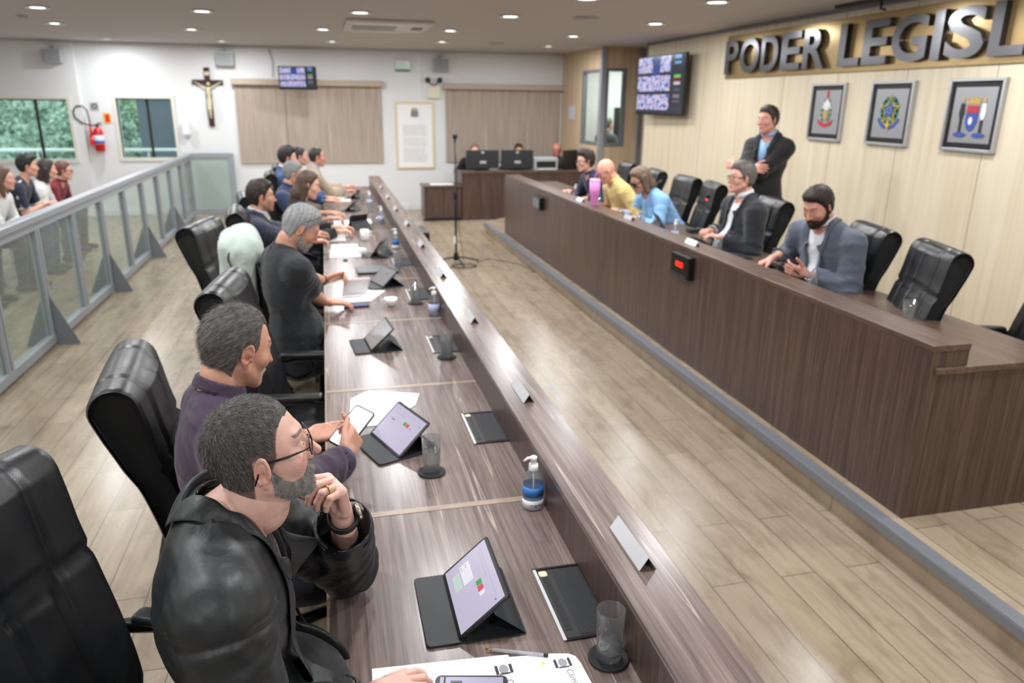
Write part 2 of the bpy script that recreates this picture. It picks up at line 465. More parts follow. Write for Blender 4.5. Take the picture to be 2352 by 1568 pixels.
def cloth(name, col, rough=.85, scale=900, bumps=.25, sheen=.15, folds=.35):
    m = mat(name, col, rough); t = NT(m); v = t.coords((1, 1, 1))
    n = t.noise(v, scale, 2, .5); f = t.noise(v, 22, 3, .55, .8)
    b1 = t.n('ShaderNodeBump'); b1.inputs['Strength'].default_value = folds; b1.inputs['Distance'].default_value = .008; t.l(f, b1.inputs['Height'])
    b2 = t.n('ShaderNodeBump'); b2.inputs['Strength'].default_value = bumps; b2.inputs['Distance'].default_value = .0006; t.l(n, b2.inputs['Height']); t.l(b1.outputs['Normal'], b2.inputs['Normal'])
    t.l(b2.outputs['Normal'], t.b.inputs['Normal']); t.b.inputs['Sheen Weight'].default_value = sheen
    t.color(t.mix(1., m.node_tree.nodes['Principled BSDF'].inputs['Base Color'].default_value[:], t.ramp(n, [(.3, (.85, .85, .85)), (.7, (1.08, 1.08, 1.08))]), 'MULTIPLY'))
    return m

def person(label, head, hair, top, body_yaw=None, arms=None, base=0.0, group=None, h=.008, hh=.006, skin=(205, 160, 135), fat=0.,
           glasses=None, legs=True, stand=False, belly=0., hip=None, name='person', wide=0., trousers=None, strands=0, extra=None, under=None, width=1.0, cat='person', sink=.0):
    """head: (centre, yaw, pitch, roll, shape); top: dict(kind, mat, ...) the outer garment; under: shirt below a jacket"""
    hc, hy, hp, hr, g = head; hc = np.array(hc, float); g = dict(g); g.setdefault('fat', fat*.3)
    Rh = axes(hy, hp, hr); sc_ = np.array((.925, .96, .975))*g.get('s', 1.); Ri = Rh/sc_; Rf = Rh*sc_; by = hy if body_yaw is None else body_yaw
    f0 = axes(by); N = hc+Rh@np.array([-.050, 0, -.100])+np.array([0, 0, -.052])
    if g.get('N') is not None: N = np.array(g['N'], float)
    fw, la = f0[:, 0], f0[:, 1]
    if hip is None:
        hz = base+(.58 if not stand else .93); dz = N[2]-.04-hz; L = .5 if not stand else .5
        bk = math.sqrt(max(L*L-dz*dz, 0.)); H = N-fw*min(bk, .4); H[2] = hz
        if stand: H = N-fw*.02; H[2] = hz
    else: H = np.array(hip, float)
    up = unit(N-H); fo = unit(fw-up*(fw@up)); Rt = np.stack([fo, la, up], 1); TL = np.linalg.norm(N-H)
    root = thing(name, label, cat, (H[0], H[1], base), 0, group); inv = Matrix.Translation(-root.location)
    def put(o): o.data.transform(inv); o.parent = root; return o
    sw = (.188+wide)*width
    S = {s: N-up*.088+la*sw*s+fo*.0 for s in (1, -1)}
    an = unit(hc+Rf@np.array([-.03, 0, -.09])-N); an32 = an.astype(F32)
    R32 = Rt.astype(F32)
    def tq(P): return (P-N.astype(F32))@R32
    def torso(P, e, slim=0):
        q = tq(P)
        d = ell(q, (-.01, 0, -.19), (.11+e, .170*width+wide*.8+e, .19+e))
        d = smin(d, ell(q, (.01+belly*.6, 0, -TL+.14), (.11+e+belly, .145*width+wide*.6+e+belly*.4, .16+e)), .08)
        d = smin(d, ell(q, (0, 0, -TL), (.12+e, .17*width+wide*.5+e, .12+e)), .06)
        aq = q.copy(); aq[:, 1] = np.abs(aq[:, 1])
        d = smin(d, cone(aq, (-.012, .03, -.018), (-.005, sw*.9, -.085), .043+e, .052+e), .06)
        if g.get('bust'): d = smin(d, ell(aq, (.085, .07, -.2), (.055+e, .06+e, .06+e)), .04)
        return d
    arms = arms or {}
    A = {}
    for s in (1, -1):
        a = arms.get('l' if s > 0 else 'r')
        if a is None: a = dict(w=S[s]+fo*.16-up*.42*np.array(1)-la*s*.0, X=fo)
        W = np.array(a['w'], float); hint = a.get('hint', -up*1.0+la*s*.7-fo*.5)
        E = None
        if 'e' in a: E = np.array(a['e'], float)
        else: E, W = ik(S[s], W, .285, .25, hint)
        X = np.array(a.get('X', W-E), float); Z = np.array(a.get('Z', (0, 0, 1)), float)
        A[s] = (E, W, dict(o=W+unit(X)*.02, X=X, Z=Z, side=-s, fingers=a.get('f', [(20, 35, 25), (24, 38, 25), (28, 40, 25), (32, 42, 25)]), thumb=a.get('t', (42, 14, 18)), spread=a.get('sp', 1.)), a)
    def armd(P, s, e, cut=None, fr=(.052, .046, .047, .028), wr=0.):
        E, W = A[s][0], A[s][1]
        d = cone(P, S[s], E, fr[0]+e, fr[1]+e)
        if cut is None or cut > 1:
            f = W if cut is None else E+(W-E)*min(cut-1, 1)
            tt = 1 if cut is None else min(cut-1, 1)
            d2 = cone(P, E, f, fr[2]+e, fr[2]+(fr[3]-fr[2])*tt+e+wr)
            if cut is not None:
                d2 = smax(d2, ((P-f.astype(F32))@unit(W-E).astype(F32)), .004); u_ = unit(W-E); re_ = fr[2]+(fr[3]-fr[2])*tt+e+wr-.006
                d2 = smax(d2, -cone(P, f-u_*.03, f+u_*.05, re_), .002)
            d = smin(d, d2, .025)
        else:
            c = S[s]+(E-S[s])*cut; d = smax(d, (P-c.astype(F32))@unit(E-S[s]).astype(F32), .004)
        return d
    # -- body: head and hands fine, the rest coarse, one mesh
    hl = lambda P: head_f((P-hc.astype(F32))@Ri.astype(F32), g)*.93
    def body(P):
        d = smin(torso(P, -.006), cone(P, hc+Rh@np.array([-.03, 0, -.09]), N+up*-.03, g.get('neck', .060)-.001, g.get('neck', .060)), .03)
        for s in (1, -1): d = smin(d, armd(P, s, -.003), .03)
        return d
    allp = [S[1], S[-1], H, N]+[A[s][i] for s in (1, -1) for i in (0, 1)]
    lo = np.min(allp, 0)-.22; hi = np.max(allp, 0)+.22
    parts = []
    zc = .21
    vh = sdf_mesh(hl, hc-.16-np.array([0, 0, .05]), hc+.16, hh); parts.append(vh); nh = len(vh[0])
    parts.append(sdf_mesh(body, lo, hi, max(h*1.3, .008)))
    nb = nh+len(parts[1][0])
    for s in (1, -1):
        if A[s][3].get('hide'): continue
        Hd = A[s][2]; parts.append(sdf_mesh(lambda P: hand_f(P, Hd), np.array(Hd['o'])-.17, np.array(Hd['o'])+.19, min(hh, .004)*A[s][3].get('res', 1)))
    V, Q = cat_mesh(parts)
    sk = np.array(lin(skin)[:3]); col = np.tile(sk, (len(V), 1))
    p = (vh[0]-hc)@Ri; ay = np.abs(p[:, 1])
    def blend(mask, c, a=1.):
        m = (np.clip(mask, 0, 1)*a)[:, None]; col[:nh] = col[:nh]*(1-m)+np.array(c)*m
    bump = lambda cx, cy, cz, r: 1-np.sqrt((p[:, 0]-cx)**2+(ay-cy)**2+(p[:, 2]-cz)**2)/r
    red = sk*np.array([1.02, .72, .7])
    blend(bump(.07, .045, -.03, .035)*1.2, red, .5); blend(bump(.11, 0, -.035, .022)*1.5, red, .5); blend(bump(-.008, .09, -.012, .035)*1.5, red, .5)
    hcol = np.array(lin(hair.get('col', (60, 50, 45)))[:3])
    blend((.0045-np.abs(p[:, 2]-.0265-.006*np.sin((ay-.01)*40)))*600*(ay > .014)*(ay < .052)*(p[:, 0] > .05), hcol*1.2, .75)
    blend(((.0075-np.abs(p[:, 2]+.0665))*400)*(ay < .021-.3*np.abs(p[:, 2]+.0665))*(p[:, 0] > .085), sk*np.array([.85, .5, .5]), .75)
    if hair.get('lips'): blend(((.008-np.abs(p[:, 2]+.0665))*400)*(ay < .021)*(p[:, 0] > .085), lin(150, 50, 55)[:3], .6)
    if hair.get('stubble'): blend(np.clip(-(p[:, 2]+.045)*60, 0, 1)*(p[:, 0] > -.0)*(p[:, 2] > -.12), hcol*1.5, hair['stubble'])
    hl_ = hairline(p.astype(F32), hair)
    if not hair.get('bald'): blend(np.clip(hl_*150, 0, 1)*(p[:, 2] > -.09)*(ay < .0835), hcol, .85)
    bo = np_mesh('body', V, Q, skin_mat(), None, col); put(bo)
    # -- eyes
    for s in (1, -1):
        eb = MB(); c = (.0765, .032*s, .002); M4 = frame_m(hc, Rf[:, 0], Rf[:, 1], Rf[:, 2])
        if hair.get('shut'): continue
        eb.ball(c, .0122, 12, M4); eb.cur = 1; eb.ball((c[0]+.0075, c[1], c[2]), (.0052, .0058, .0058), 10, M4)
        put(eb.build('eye', [M_EYE, M_IRIS]))
    # -- hair
    if not hair.get('bald') or hair.get('fringe'):
        mb_lo = hc-.15; mb_hi = hc+.16
        if hair.get('locks'): mb_lo = hc-np.array([.3, .3, .48])
        hv = sdf_mesh(lambda P: hair_f((P-hc.astype(F32))@Ri.astype(F32), hair)*.93, mb_lo, mb_hi, hh)
        put(hair_mesh('hair', hv, hc, Ri, hair, strands, put))
    if hair.get('beard'):
        g2 = {**g, 'beard': hair['beard']}
        bv = sdf_mesh(lambda P: beard_f((P-hc.astype(F32))@Ri.astype(F32), g2)*.93, hc-.15, hc+.15, min(hh, .004))
        put(hair_mesh('beard', bv, hc, Ri, {**hair, 'col': hair.get('bcol', hair['col']), 'grey': hair.get('bgrey', hair.get('grey', 0))}, strands//2, put, beard=True))
    # -- clothes
    def garment(P, t, e):
        k = t['kind']; q = tq(P); am = t.get('fold', .0035)
        d = torso(P, e)
        cut = t.get('cut', 1.93 if k != 'tee' else .62)
        for s in (1, -1):
            rr = t.get('sleeve', (.054, .05, .047, .04)); a = armd(P, s, e, cut, rr, t.get('cuffw', 0))
            E = A[s][0].astype(F32); w = np.exp(-np.sum((P-E)**2, 1)/.012)
            ax_ = ((P-S[s].astype(F32))@unit(E-S[s]).astype(F32)); tw = (P@(la*.7+fo*.7).astype(F32)); a = a-(am*.7+am*1.2*w)*np.maximum(np.sin(ax_*62+tw*38+2.2*np.sin(ax_*17+s)+1.5*wob(P, 12., 3)), -.2)-am*.35*wob(P, 46., 11+s)
            ks = .02+.05*np.exp(-np.sum((P-S[s].astype(F32))**2, 1)/.02); h_ = np.clip(.5+.5*(a-d)/ks, 0, 1); d = a+(d-a)*h_-ks*h_*(1-h_)
        d = d-am*wob(q*np.array([1, 1, .55], F32), 34., 7)-am*.4*wob(P, 90., 9)
        d = np.maximum(d, -(q[:, 2]+TL+.10-t.get('hem', 0)))
        # neck hole
        nk = cone(P, hc+Rh@np.array([-.02, 0, -.06]), N-up*.0+fo*t.get('scoop', .016), .066, t.get('hole', .064)); d = np.maximum(d, -nk)
        if k in ('jacket', 'open'):
            Vd = t.get('V', .3); wd_ = t.get('vw', .075); bot = t.get('gap', .0)
            wdt = np.maximum(wd_*(1+np.clip(q[:, 2]+.0, -9, .1)/Vd), bot)
            edge = (np.abs(q[:, 1])-wdt)*.97; m = q[:, 0] > -.01
            lap = t.get('lapel', .05)*np.clip(1+q[:, 2]/(Vd*1.0), 0, 1)
            if lap.max() > 0:
                notch = (np.abs(q[:, 2]+Vd*.30-.25*(edge-.02)) < .006) & (edge > lap*.45)
                d = d-np.where(m & (edge < lap) & (edge > -.02) & ~notch, t.get('lapt', .007), 0)
            d = np.where(m, smax(d, -edge, .004), d)
            w_ = P-N.astype(F32); qa = w_@an32; w_ = w_-qa[:, None]*an32; rad = np.linalg.norm(w_, axis=1); ch_ = t.get('colh', .026)
            col_ = np.maximum(np.abs(rad-t.get('colr', .078)+(qa-.03)*.15)-.006, np.abs(qa-.02)-ch_); col_ = np.where(w_@fo.astype(F32) > .02, col_+.02, col_)
            if ch_ > .01: d = smin(d, col_, .01)
        if k in ('shirt', 'polo'):
            w_ = P-N.astype(F32); qa = w_@an32; w_ = w_-qa[:, None]*an32; rad = np.linalg.norm(w_, axis=1); hgt = qa-t.get('ch', .038); fx = w_@fo.astype(F32)
            cl = np.maximum(np.abs(rad-t.get('cr', .068)+hgt*.1)-.0055, np.abs(hgt)-.017)
            cl = np.where((fx > .03) & (np.abs(q[:, 1]) < .012+.6*np.clip(hgt+.021, 0, 1)), cl+.03, cl)
            d = smin(d, cl, .004)
        if t.get('seam'):
            for s in (1, -1):
                sp = ((P-S[s].astype(F32))@unit(A[s][0]-S[s]).astype(F32)); r_ = np.linalg.norm(P-S[s].astype(F32), axis=1)
                d = d+.006*np.exp(-((sp-.02-.010*np.sin(P[:, 2]*20))/.006)**2)*(r_ < .13)
        return d
    glo = lo-.03; ghi = hi+.03
    def outer(t, e, nm):
        v = sdf_mesh(lambda P: garment(P, t, e), glo, ghi, h); o = np_mesh(nm, v[0], v[1], t['mat']); put(o); return o
    if under is not None: outer({'fold': .002, **under}, .006, under.get('name', 'shirt'))
    e_out = .02 if under is not None else .012
    outer(top, top.get('e', e_out), top.get('name', {'jacket': 'jacket', 'tee': 't_shirt', 'shirt': 'shirt', 'polo': 'shirt', 'open': 'jacket'}[top['kind']]))
    # -- legs
    if legs:
        K = {}; An = {}
        for s in (1, -1):
            hj = H+la*.09*s
            if stand: K[s] = np.array([*(hj+fw*.02)[:2], base+.5]); An[s] = np.array([*(hj-fw*.02)[:2], base+.09])
            else:
                K[s] = hj+fw*.4+la*.03*s; K[s][2] = base+.53; An[s] = K[s]+fw*-.03; An[s][2] = base+.1
        def pants(P):
            d = ell(P@Rt.astype(F32)-(H@Rt).astype(F32), (0, 0, -.02), (.13, .18, .12)) if False else sph(P, H-up*.0, .13)
            for s in (1, -1):
                hj = H+la*.08*s
                d = smin(d, cone(P, hj, K[s], .095, .072), .05); d = smin(d, cone(P, K[s], An[s], .07, .05), .02)
            d = smin(d, cone(P, H+la*.07, H-la*.07, .12), .04)
            return d-.003*wob(P, 45., 2)
        ap = [H]+list(K.values())+list(An.values()); v = sdf_mesh(pants, np.min(ap, 0)-.16, np.max(ap, 0)+.16, .014)
        put(np_mesh('trousers', v[0], v[1], trousers or M_TROUSERS))
        for s in (1, -1):
            a = An[s].copy(); a[2] = base+.045
            v = sdf_mesh(lambda P: np.maximum(smin(cone(P, a-fw*.04, a+fw*.14, .04, .035), cone(P, a, a+np.array([0, 0, .06]), .04), .03), base+.004-P[:, 2]), a-.24, a+.24, .01)
            put(np_mesh('shoe', v[0], v[1], M_SHOE))
    # -- glasses
    if glasses is not None:
        M4 = frame_m(hc, Rf[:, 0], Rf[:, 1], Rf[:, 2]); gb = MB(); tk = glasses.get('t', .0011); zz = glasses.get('z', .0)
        lw, lh = glasses.get('size', (.027, .018))
        for s in (1, -1):
            cy = .034*s; X0 = .103
            gb.tube([(X0-.35*(abs(lw*math.cos(a)*1+.034)-.034)*.6, cy+s*lw*math.copysign(abs(math.cos(a))**.7, math.cos(a)), zz+lh*math.copysign(abs(math.sin(a))**.7, math.sin(a))) for a in [2*math.pi*k/24 for k in range(24)]], tk, 6, True, M4)
            if s in glasses.get('sides', (1, -1)):
                gb.tube([(X0-.007, cy+s*lw, zz+.006), (X0-.02, cy+s*(lw+.008), zz+.007), (.05, .078*s, zz+.008), (.004, .0835*s, zz+.01), (-.012, .083*s, zz-.001), (-.028, .081*s, zz-.03)], [tk, tk*1.3, tk*1.9, tk*1.9, tk*1.6, tk*1.2], 6, False, M4)
        gb.tube([(X0, .008, zz+.004), (X0+.003, 0, zz+.007), (X0, -.008, zz+.004)], tk, 6, False, M4)
        go = put(gb.build('glasses', glasses.get('mat', M_BLACKPLASTIC)))
        for s in (1, -1):
            lb = MB(); n = 20
            ring = [(.1025-.35*(lw*abs(math.cos(2*math.pi*k/n)))*.3, .034*s+s*lw*math.cos(2*math.pi*k/n), zz+lh*math.sin(2*math.pi*k/n)) for k in range(n)]
            lb.add([M4@Vector(q) for q in ring]+[M4@Vector((q[0]-.0015, q[1], q[2])) for q in ring], [tuple(range(n)), tuple(range(n, 2*n))[::-1]]+[(k, (k+1) % n, n+(k+1) % n, n+k) for k in range(n)])
            lo_ = lb.build('lens', glasses.get('lens', M_LENS)); lo_.data.transform(inv); lo_.parent = go
    return root, dict(N=N, H=H, Rt=Rt, Rh=Rf, root=root, hc=hc, S=S, A=A, up=up, fo=fo, la=la, put=put, inv=inv)

def hair_mesh(name, hv, hc, Rh, hair, strands, put, beard=False):
    V, Q = hv; rs = np.random.RandomState(4); base = np.array(lin(hair.get('col', (60, 50, 45)))[:3]); grey = np.array(lin(hair.get('gcol', (165, 163, 160)))[:3]); ga = hair.get('grey', 0.)
    p = (V-hc)@Rh
    n = np.clip(.5+.5*wob(p.astype(F32), 260., 3), 0, 1); gm = ga*(.4+.9*n)*np.clip(1.0-(p[:, 2]-.02)*(3 if not beard else 0), .5, 1.2)
    if hair.get('streak'): gm = gm+hair['streak']*np.clip(np.sin(p[:, 1]*330+p[:, 2]*40)*2, 0, 1)
    col = base*(1-np.clip(gm, 0, 1))[:, None]+grey*np.clip(gm, 0, 1)[:, None]; col = col*(.8+.35*n)[:, None]
    if strands and len(Q):
        A, Bv, Cv, Dv = (V[Q[:, i]] for i in range(4)); nr = np.cross(Cv-A, Dv-Bv); ar = np.linalg.norm(nr, axis=1); nr = nr/np.maximum(ar, 1e-12)[:, None]
        pick = rs.choice(len(Q), strands, p=ar/ar.sum()); u, w = rs.rand(strands, 1), rs.rand(strands, 1)
        P0 = (A[pick]*(1-u)+Bv[pick]*u)*(1-w)+(Dv[pick]*(1-u)+Cv[pick]*u)*w; N0 = nr[pick]
        pl = (P0-hc)@Rh
        if beard: flow = np.stack([.35+0*pl[:, 0], 0*pl[:, 0], -1+0*pl[:, 0]], 1)
        else:
            c = np.array(hair.get('whorl', (-.075, .0, .07))); flow = pl-c; flow[:, 2] -= .35*np.linalg.norm(flow[:, :2], axis=1)
            if hair.get('back'): flow = np.stack([-1+0*pl[:, 0], .15*np.sign(pl[:, 1]), -.5-4*np.clip(-pl[:, 0], 0, .1)], 1)
        flow /= np.linalg.norm(flow, axis=1)[:, None]; fw_ = flow@Rh.T
        fw_ = fw_-N0*np.sum(fw_*N0, 1)[:, None]; fw_ /= np.maximum(np.linalg.norm(fw_, axis=1), 1e-6)[:, None]
        hl0 = hairline(pl.astype(F32), hair)[:, None]; ln = (hair.get('len', .009) if not beard else .0055)*(.6+.8*rs.rand(strands, 1))*(1 if beard else np.clip(.3+hl0/.06, .3, 1.1)); lift = hair.get('lift', .45) if not beard else .3
        d = fw_+N0*lift+rs.randn(strands, 3)*(.22 if beard else hair.get('mess', .14)); d /= np.linalg.norm(d, axis=1)[:, None]
        side = np.cross(d, N0+rs.randn(strands, 3)*.5); side /= np.linalg.norm(side, axis=1)[:, None]; wd_ = .00022
        T = P0+d*ln; B0 = P0-N0*.001
        SV = np.stack([B0-side*wd_, B0+side*wd_, T+side*wd_*.4, T-side*wd_*.4], 1).reshape(-1, 3); SQ = np.arange(4*strands).reshape(-1, 4)
        isg = rs.rand(strands) < np.clip(ga*1.3*np.clip(1.1-(pl[:, 2]-.02)*(3 if not beard else 0), .5, 1.3), 0, .95)
        sc = np.where(isg[:, None], grey*(.7+.6*rs.rand(strands, 1)), base*(.6+.9*rs.rand(strands, 1)))
        V = np.concatenate([V, SV]); Q = np.concatenate([Q, SQ+len(p)]); col = np.concatenate([col, np.repeat(sc, 4, 0)])
    return np_mesh(name, V, Q, hair_mat(), None, col)

M_EYE = mat('eye_white', lin(235, 228, 222), .15); M_IRIS = mat('iris', lin(50, 32, 22), .1)
M_TROUSERS = cloth('dark_trousers', lin(28, 30, 42)); M_SHOE = mat('shoe_leather', lin(20, 18, 17), .35)
M_BLACKPLASTIC = mat('black_plastic', lin(14, 14, 15), .3); M_LENS = bpy.data.materials.new('lens_glass'); M_LENS.use_nodes = True; _T = M_LENS.node_tree; _T.nodes.remove(_T.nodes['Principled BSDF'])
_a = _T.nodes.new('ShaderNodeBsdfTransparent'); _g = _T.nodes.new('ShaderNodeBsdfGlossy'); _g.inputs['Roughness'].default_value = .02; _fr = _T.nodes.new('ShaderNodeMath'); _fr.operation = 'MULTIPLY'; _lw = _T.nodes.new('ShaderNodeLayerWeight'); _lw.inputs[0].default_value = .2; _T.links.new(_lw.outputs['Facing'], _fr.inputs[0]); _fr.inputs[1].default_value = .35; _m = _T.nodes.new('ShaderNodeMixShader')
_T.links.new(_fr.outputs[0], _m.inputs[0]); _T.links.new(_a.outputs[0], _m.inputs[1]); _T.links.new(_g.outputs[0], _m.inputs[2]); _T.links.new(_m.outputs[0], _T.nodes['Material Output'].inputs[0])

from mathutils.bvhtree import BVHTree
def lapels(J, material, V=.40, top=.05, bot=.03, w=.06, off=.006, colr=.074, colh=.022):
    """turned collar and two notched lapels laid on the finished jacket"""
    root = J['root']; jk_ = [c for c in root.children if c.name.startswith('jacket')][0]; me = jk_.data
    tree = BVHTree.FromPolygons([v.co+root.location for v in me.vertices], [tuple(p.vertices) for p in me.polygons])
    N, Rt = J['N'], J['Rt']; Wd = lambda p: Vector(N+Rt@np.array(p, float)); ctr = Wd((0, 0, -.1))
    def lay(p, o=off):
        p = Wd(p); c, n, i, dd = tree.find_nearest(p); out = (c-ctr).normalized(); n = n if n.dot(out) > 0 else -n; return c+n*o
    def sheet(name, rows, th):
        n = len(rows[0]); V_ = np.array([tuple(p) for r in rows for p in r]); Q = np.array([(i*n+j, i*n+j+1, (i+1)*n+j+1, (i+1)*n+j) for i in range(len(rows)-1) for j in range(n-1)])
        o = np_mesh(name, V_, Q, material); md = o.modifiers.new('thickness', 'SOLIDIFY'); md.thickness = th; md.offset = 0
        md = o.modifiers.new('smooth', 'SUBSURF'); md.levels = md.render_levels = 2; J['put'](o)
    for s in (1, -1):
        rows = []
        for k in range(13):
            t_ = k/12; z = -.045-(V-.045)*t_; yi = s*(top+(bot-top)*t_); wd_ = w*(1-t_)**.55*(1 if t_ > .30 else .62+.38*(t_/.30)**3*0+.0)
            rows.append([lay((.16, yi, z)), lay((.16, yi+s*wd_*.5, z-.004)), lay((.15, yi+s*wd_, z+.010*(t_ < .3)))])
        sheet('lapel', rows, .004)
    rows = []
    for k in range(-13, 14):
        a = math.radians(k*11.2); f = abs(k)/13; c, s_ = -math.cos(a), math.sin(a); r0 = colr
        hit = tree.ray_cast(Wd((c*(r0+.022)+.05*f, s_*(r0+.022), .2)), Vector(-J['up'])); hs = (np.array(hit[0])-N)@J['up'] if hit[0] is not None else -.02; hs = min(max(hs, -.09), .06)
        tz = hs+colh*(1-.85*f*f); st = Wd((c*r0*.94+.048*f, s_*r0*.94, hs-.012)); tp = Wd((c*r0+.05*f, s_*r0, tz)); mid = Wd((c*(r0+.010)+.052*f, s_*(r0+.010), tz-.004))
        ou = lay((c*(r0+.034)+.065*f, s_*(r0+.034), hs-.012-.02*f), off+.003)
        rows.append([st, tp, mid, mid.lerp(ou, .55)+Vector(J['up'])*.004, ou])
    sheet('collar', rows, .004)
# ---------------------------------------------------------------- surface materials
M_TOP = wood('desk_laminate', (13, .4, 13), lin(74, 60, 57), lin(122, 106, 101), lin(152, 137, 131), lin(204, 190, 174), .25)  # greyed and lightened so the colour carries the reflection on the top
M_FRONT = wood('bench_laminate', (26, 26, .5), lin(50, 37, 33), lin(84, 65, 58), lin(110, 90, 80), lin(152, 130, 112), .36, .5)
M_EDGE = wood('laminate_edge', (18, .6, 18), lin(70, 54, 46), lin(96, 76, 66), lin(120, 100, 88), lin(150, 130, 112), .35, .4)
M_BAND = wood('seam_band', (.8, 30, 30), lin(140, 122, 108), lin(160, 142, 126), lin(174, 156, 138), lin(180, 165, 150), .3, .2)
M_WHITE = mat('white_wall_paint', lin(226, 228, 230), .55)
t = NT(M_WHITE); t.bump(t.noise(t.coords(), 40, 3, .6), .08, .002)
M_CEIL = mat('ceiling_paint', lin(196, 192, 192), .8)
M_FLOOR = mat('floor_planks', (1, 1, 1), .3); t = NT(M_FLOOR)
v = t.coords((1, 1, 1), rot=(0, 0, math.radians(90)))
br = t.n('ShaderNodeTexBrick', offset=.37, squash=1.0); t.l(v, br.inputs['Vector'])
for k_, v_ in (('Color1', lin(167, 152, 132)), ('Color2', lin(152, 137, 117)), ('Mortar', lin(100, 88, 76)), ('Scale', 1.0), ('Mortar Size', .0028), ('Mortar Smooth', .2), ('Bias', .0), ('Brick Width', 1.22), ('Row Height', .165)): br.inputs[k_].default_value = v_
g1 = t.noise(t.coords((24, 1.6, 1)), 1.0, 4, .6, .6); g2 = t.noise(t.coords((7, 3, 1)), 1.0, 3, .6, 1.2)
c = t.mix(.75, br.outputs['Color'], t.ramp(g1, [(.3, (.74, .70, .66)), (.55, (1, 1, 1)), (.75, (1.10, 1.08, 1.05))]), 'MULTIPLY')
c = t.mix(.8, c, t.ramp(g2, [(.28, (.72, .67, .62)), (.48, (1, 1, 1)), (.8, (1.06, 1.06, 1.06))]), 'MULTIPLY'); t.color(c)
rg = t.n('ShaderNodeMapRange'); rg.inputs['To Min'].default_value = .2; rg.inputs['To Max'].default_value = .34; t.l(g2, rg.inputs['Value']); t.l(rg.outputs[0], t.b.inputs['Roughness'])
t.bump(br.outputs['Fac'], -.25, .001)
M_MAPLE = mat('maple_panelling', (1, 1, 1), .42); t = NT(M_MAPLE)
g1 = t.noise(t.coords((14, 14, .45)), 1.0, 4, .55, .4)
c = t.ramp(g1, [(.3, lin(214, 200, 172)), (.5, lin(223, 210, 184)), (.7, lin(229, 218, 194))])
sx = t.n('ShaderNodeSeparateXYZ'); t.l(t.coords((1, 1, 1)), sx.inputs[0])
u_ = t.math('FRACT', t.math('DIVIDE', t.math('ADD', sx.outputs['Y'], -4.905+.93*10), .93))
ln_ = t.math('LESS_THAN', u_, .0065)
t.color(t.mix(ln_, c, lin(120, 104, 84)))
M_MAPLE2 = mat('booth_panelling', (1, 1, 1), .42); t = NT(M_MAPLE2)
t.color(t.ramp(t.noise(t.coords((14, 14, .45)), 1.0, 4, .55, .4), [(.3, lin(190, 163, 132)), (.5, lin(206, 181, 150)), (.7, lin(216, 193, 163))]))
M_ALU = mat('grey_aluminium', lin(160, 165, 172), .38, .3)
M_ALUD = mat('grey_trim', lin(128, 132, 140), .4, .3)
M_GLASS = mat('green_tinted_glass', lin(225, 245, 238), .02, IOR=1.45, Transmission_Weight=1.0)
def thin_glass(name, tint, alpha, rough=.03, gloss=.10):
    m = bpy.data.materials.new(name); m.use_nodes = True; T = m.node_tree; T.nodes.remove(T.nodes['Principled BSDF'])
    o = T.nodes['Material Output']; a = T.nodes.new('ShaderNodeBsdfTransparent'); a.inputs[0].default_value = tint
    b = T.nodes.new('ShaderNodeBsdfGlossy'); b.inputs['Roughness'].default_value = rough
    d = T.nodes.new('ShaderNodeBsdfDiffuse'); d.inputs[0].default_value = lin(190, 205, 200)
    mx = T.nodes.new('ShaderNodeMixShader'); m2 = T.nodes.new('ShaderNodeMixShader'); lw = T.nodes.new('ShaderNodeLayerWeight'); lw.inputs[0].default_value = .25; fr = T.nodes.new('ShaderNodeMath'); fr.operation = 'MULTIPLY'; fr.inputs[1].default_value = .30; T.links.new(lw.outputs['Facing'], fr.inputs[0])
    m2.inputs[0].default_value = alpha
    T.links.new(a.outputs[0], m2.inputs[1]); T.links.new(d.outputs[0], m2.inputs[2])
    T.links.new(fr.outputs[0], mx.inputs[0]); T.links.new(m2.outputs[0], mx.inputs[1]); T.links.new(b.outputs[0], mx.inputs[2]); T.links.new(mx.outputs[0], o.inputs[0]); return m
M_PANE = thin_glass('pane_glass', lin(240, 247, 244), .10)
M_WINPANE = thin_glass('window_glass', lin(236, 245, 243), .02)
M_BLIND = mat('woven_blind', (1, 1, 1), .8); t = NT(M_BLIND)
t.color(t.ramp(t.noise(t.coords((60, 60, 1.2)), 1.0, 3, .6), [(.3, lin(152, 138, 125)), (.5, lin(172, 158, 145)), (.7, lin(186, 173, 160))]))
M_VALANCE = mat('valance_wood', lin(180, 166, 148), .5)
M_DARK = mat('dark_grey_plastic', lin(40, 42, 46), .45); M_BLK = mat('black_matte', lin(16, 16, 17), .5)
M_CHROME = mat('polished_steel', lin(205, 206, 210), .12, 1.0)
M_BRUSH = mat('brushed_steel', lin(190, 191, 194), .33, .6)
M_WHITEP = mat('white_plastic', lin(236, 238, 238), .35)
M_GREYP = mat('grey_plastic', lin(176, 180, 184), .4)
def emit(name, col, s):
    m = bpy.data.materials.new(name); m.use_nodes = True; b = m.node_tree.nodes['Principled BSDF']; b.inputs['Base Color'].default_value = (0.02, .02, .02, 1)
    b.inputs['Emission Color'].default_value = col; b.inputs['Emission Strength'].default_value = s; b.inputs['Roughness'].default_value = .2; return m
M_LAMP = emit('lamp_diffuser', (1, .99, .95, 1), 9.0)

def struct(name, mb, m, parent=None, **k):
    o = mb.build(name, m, parent, **k); o['kind'] = 'structure'; return o

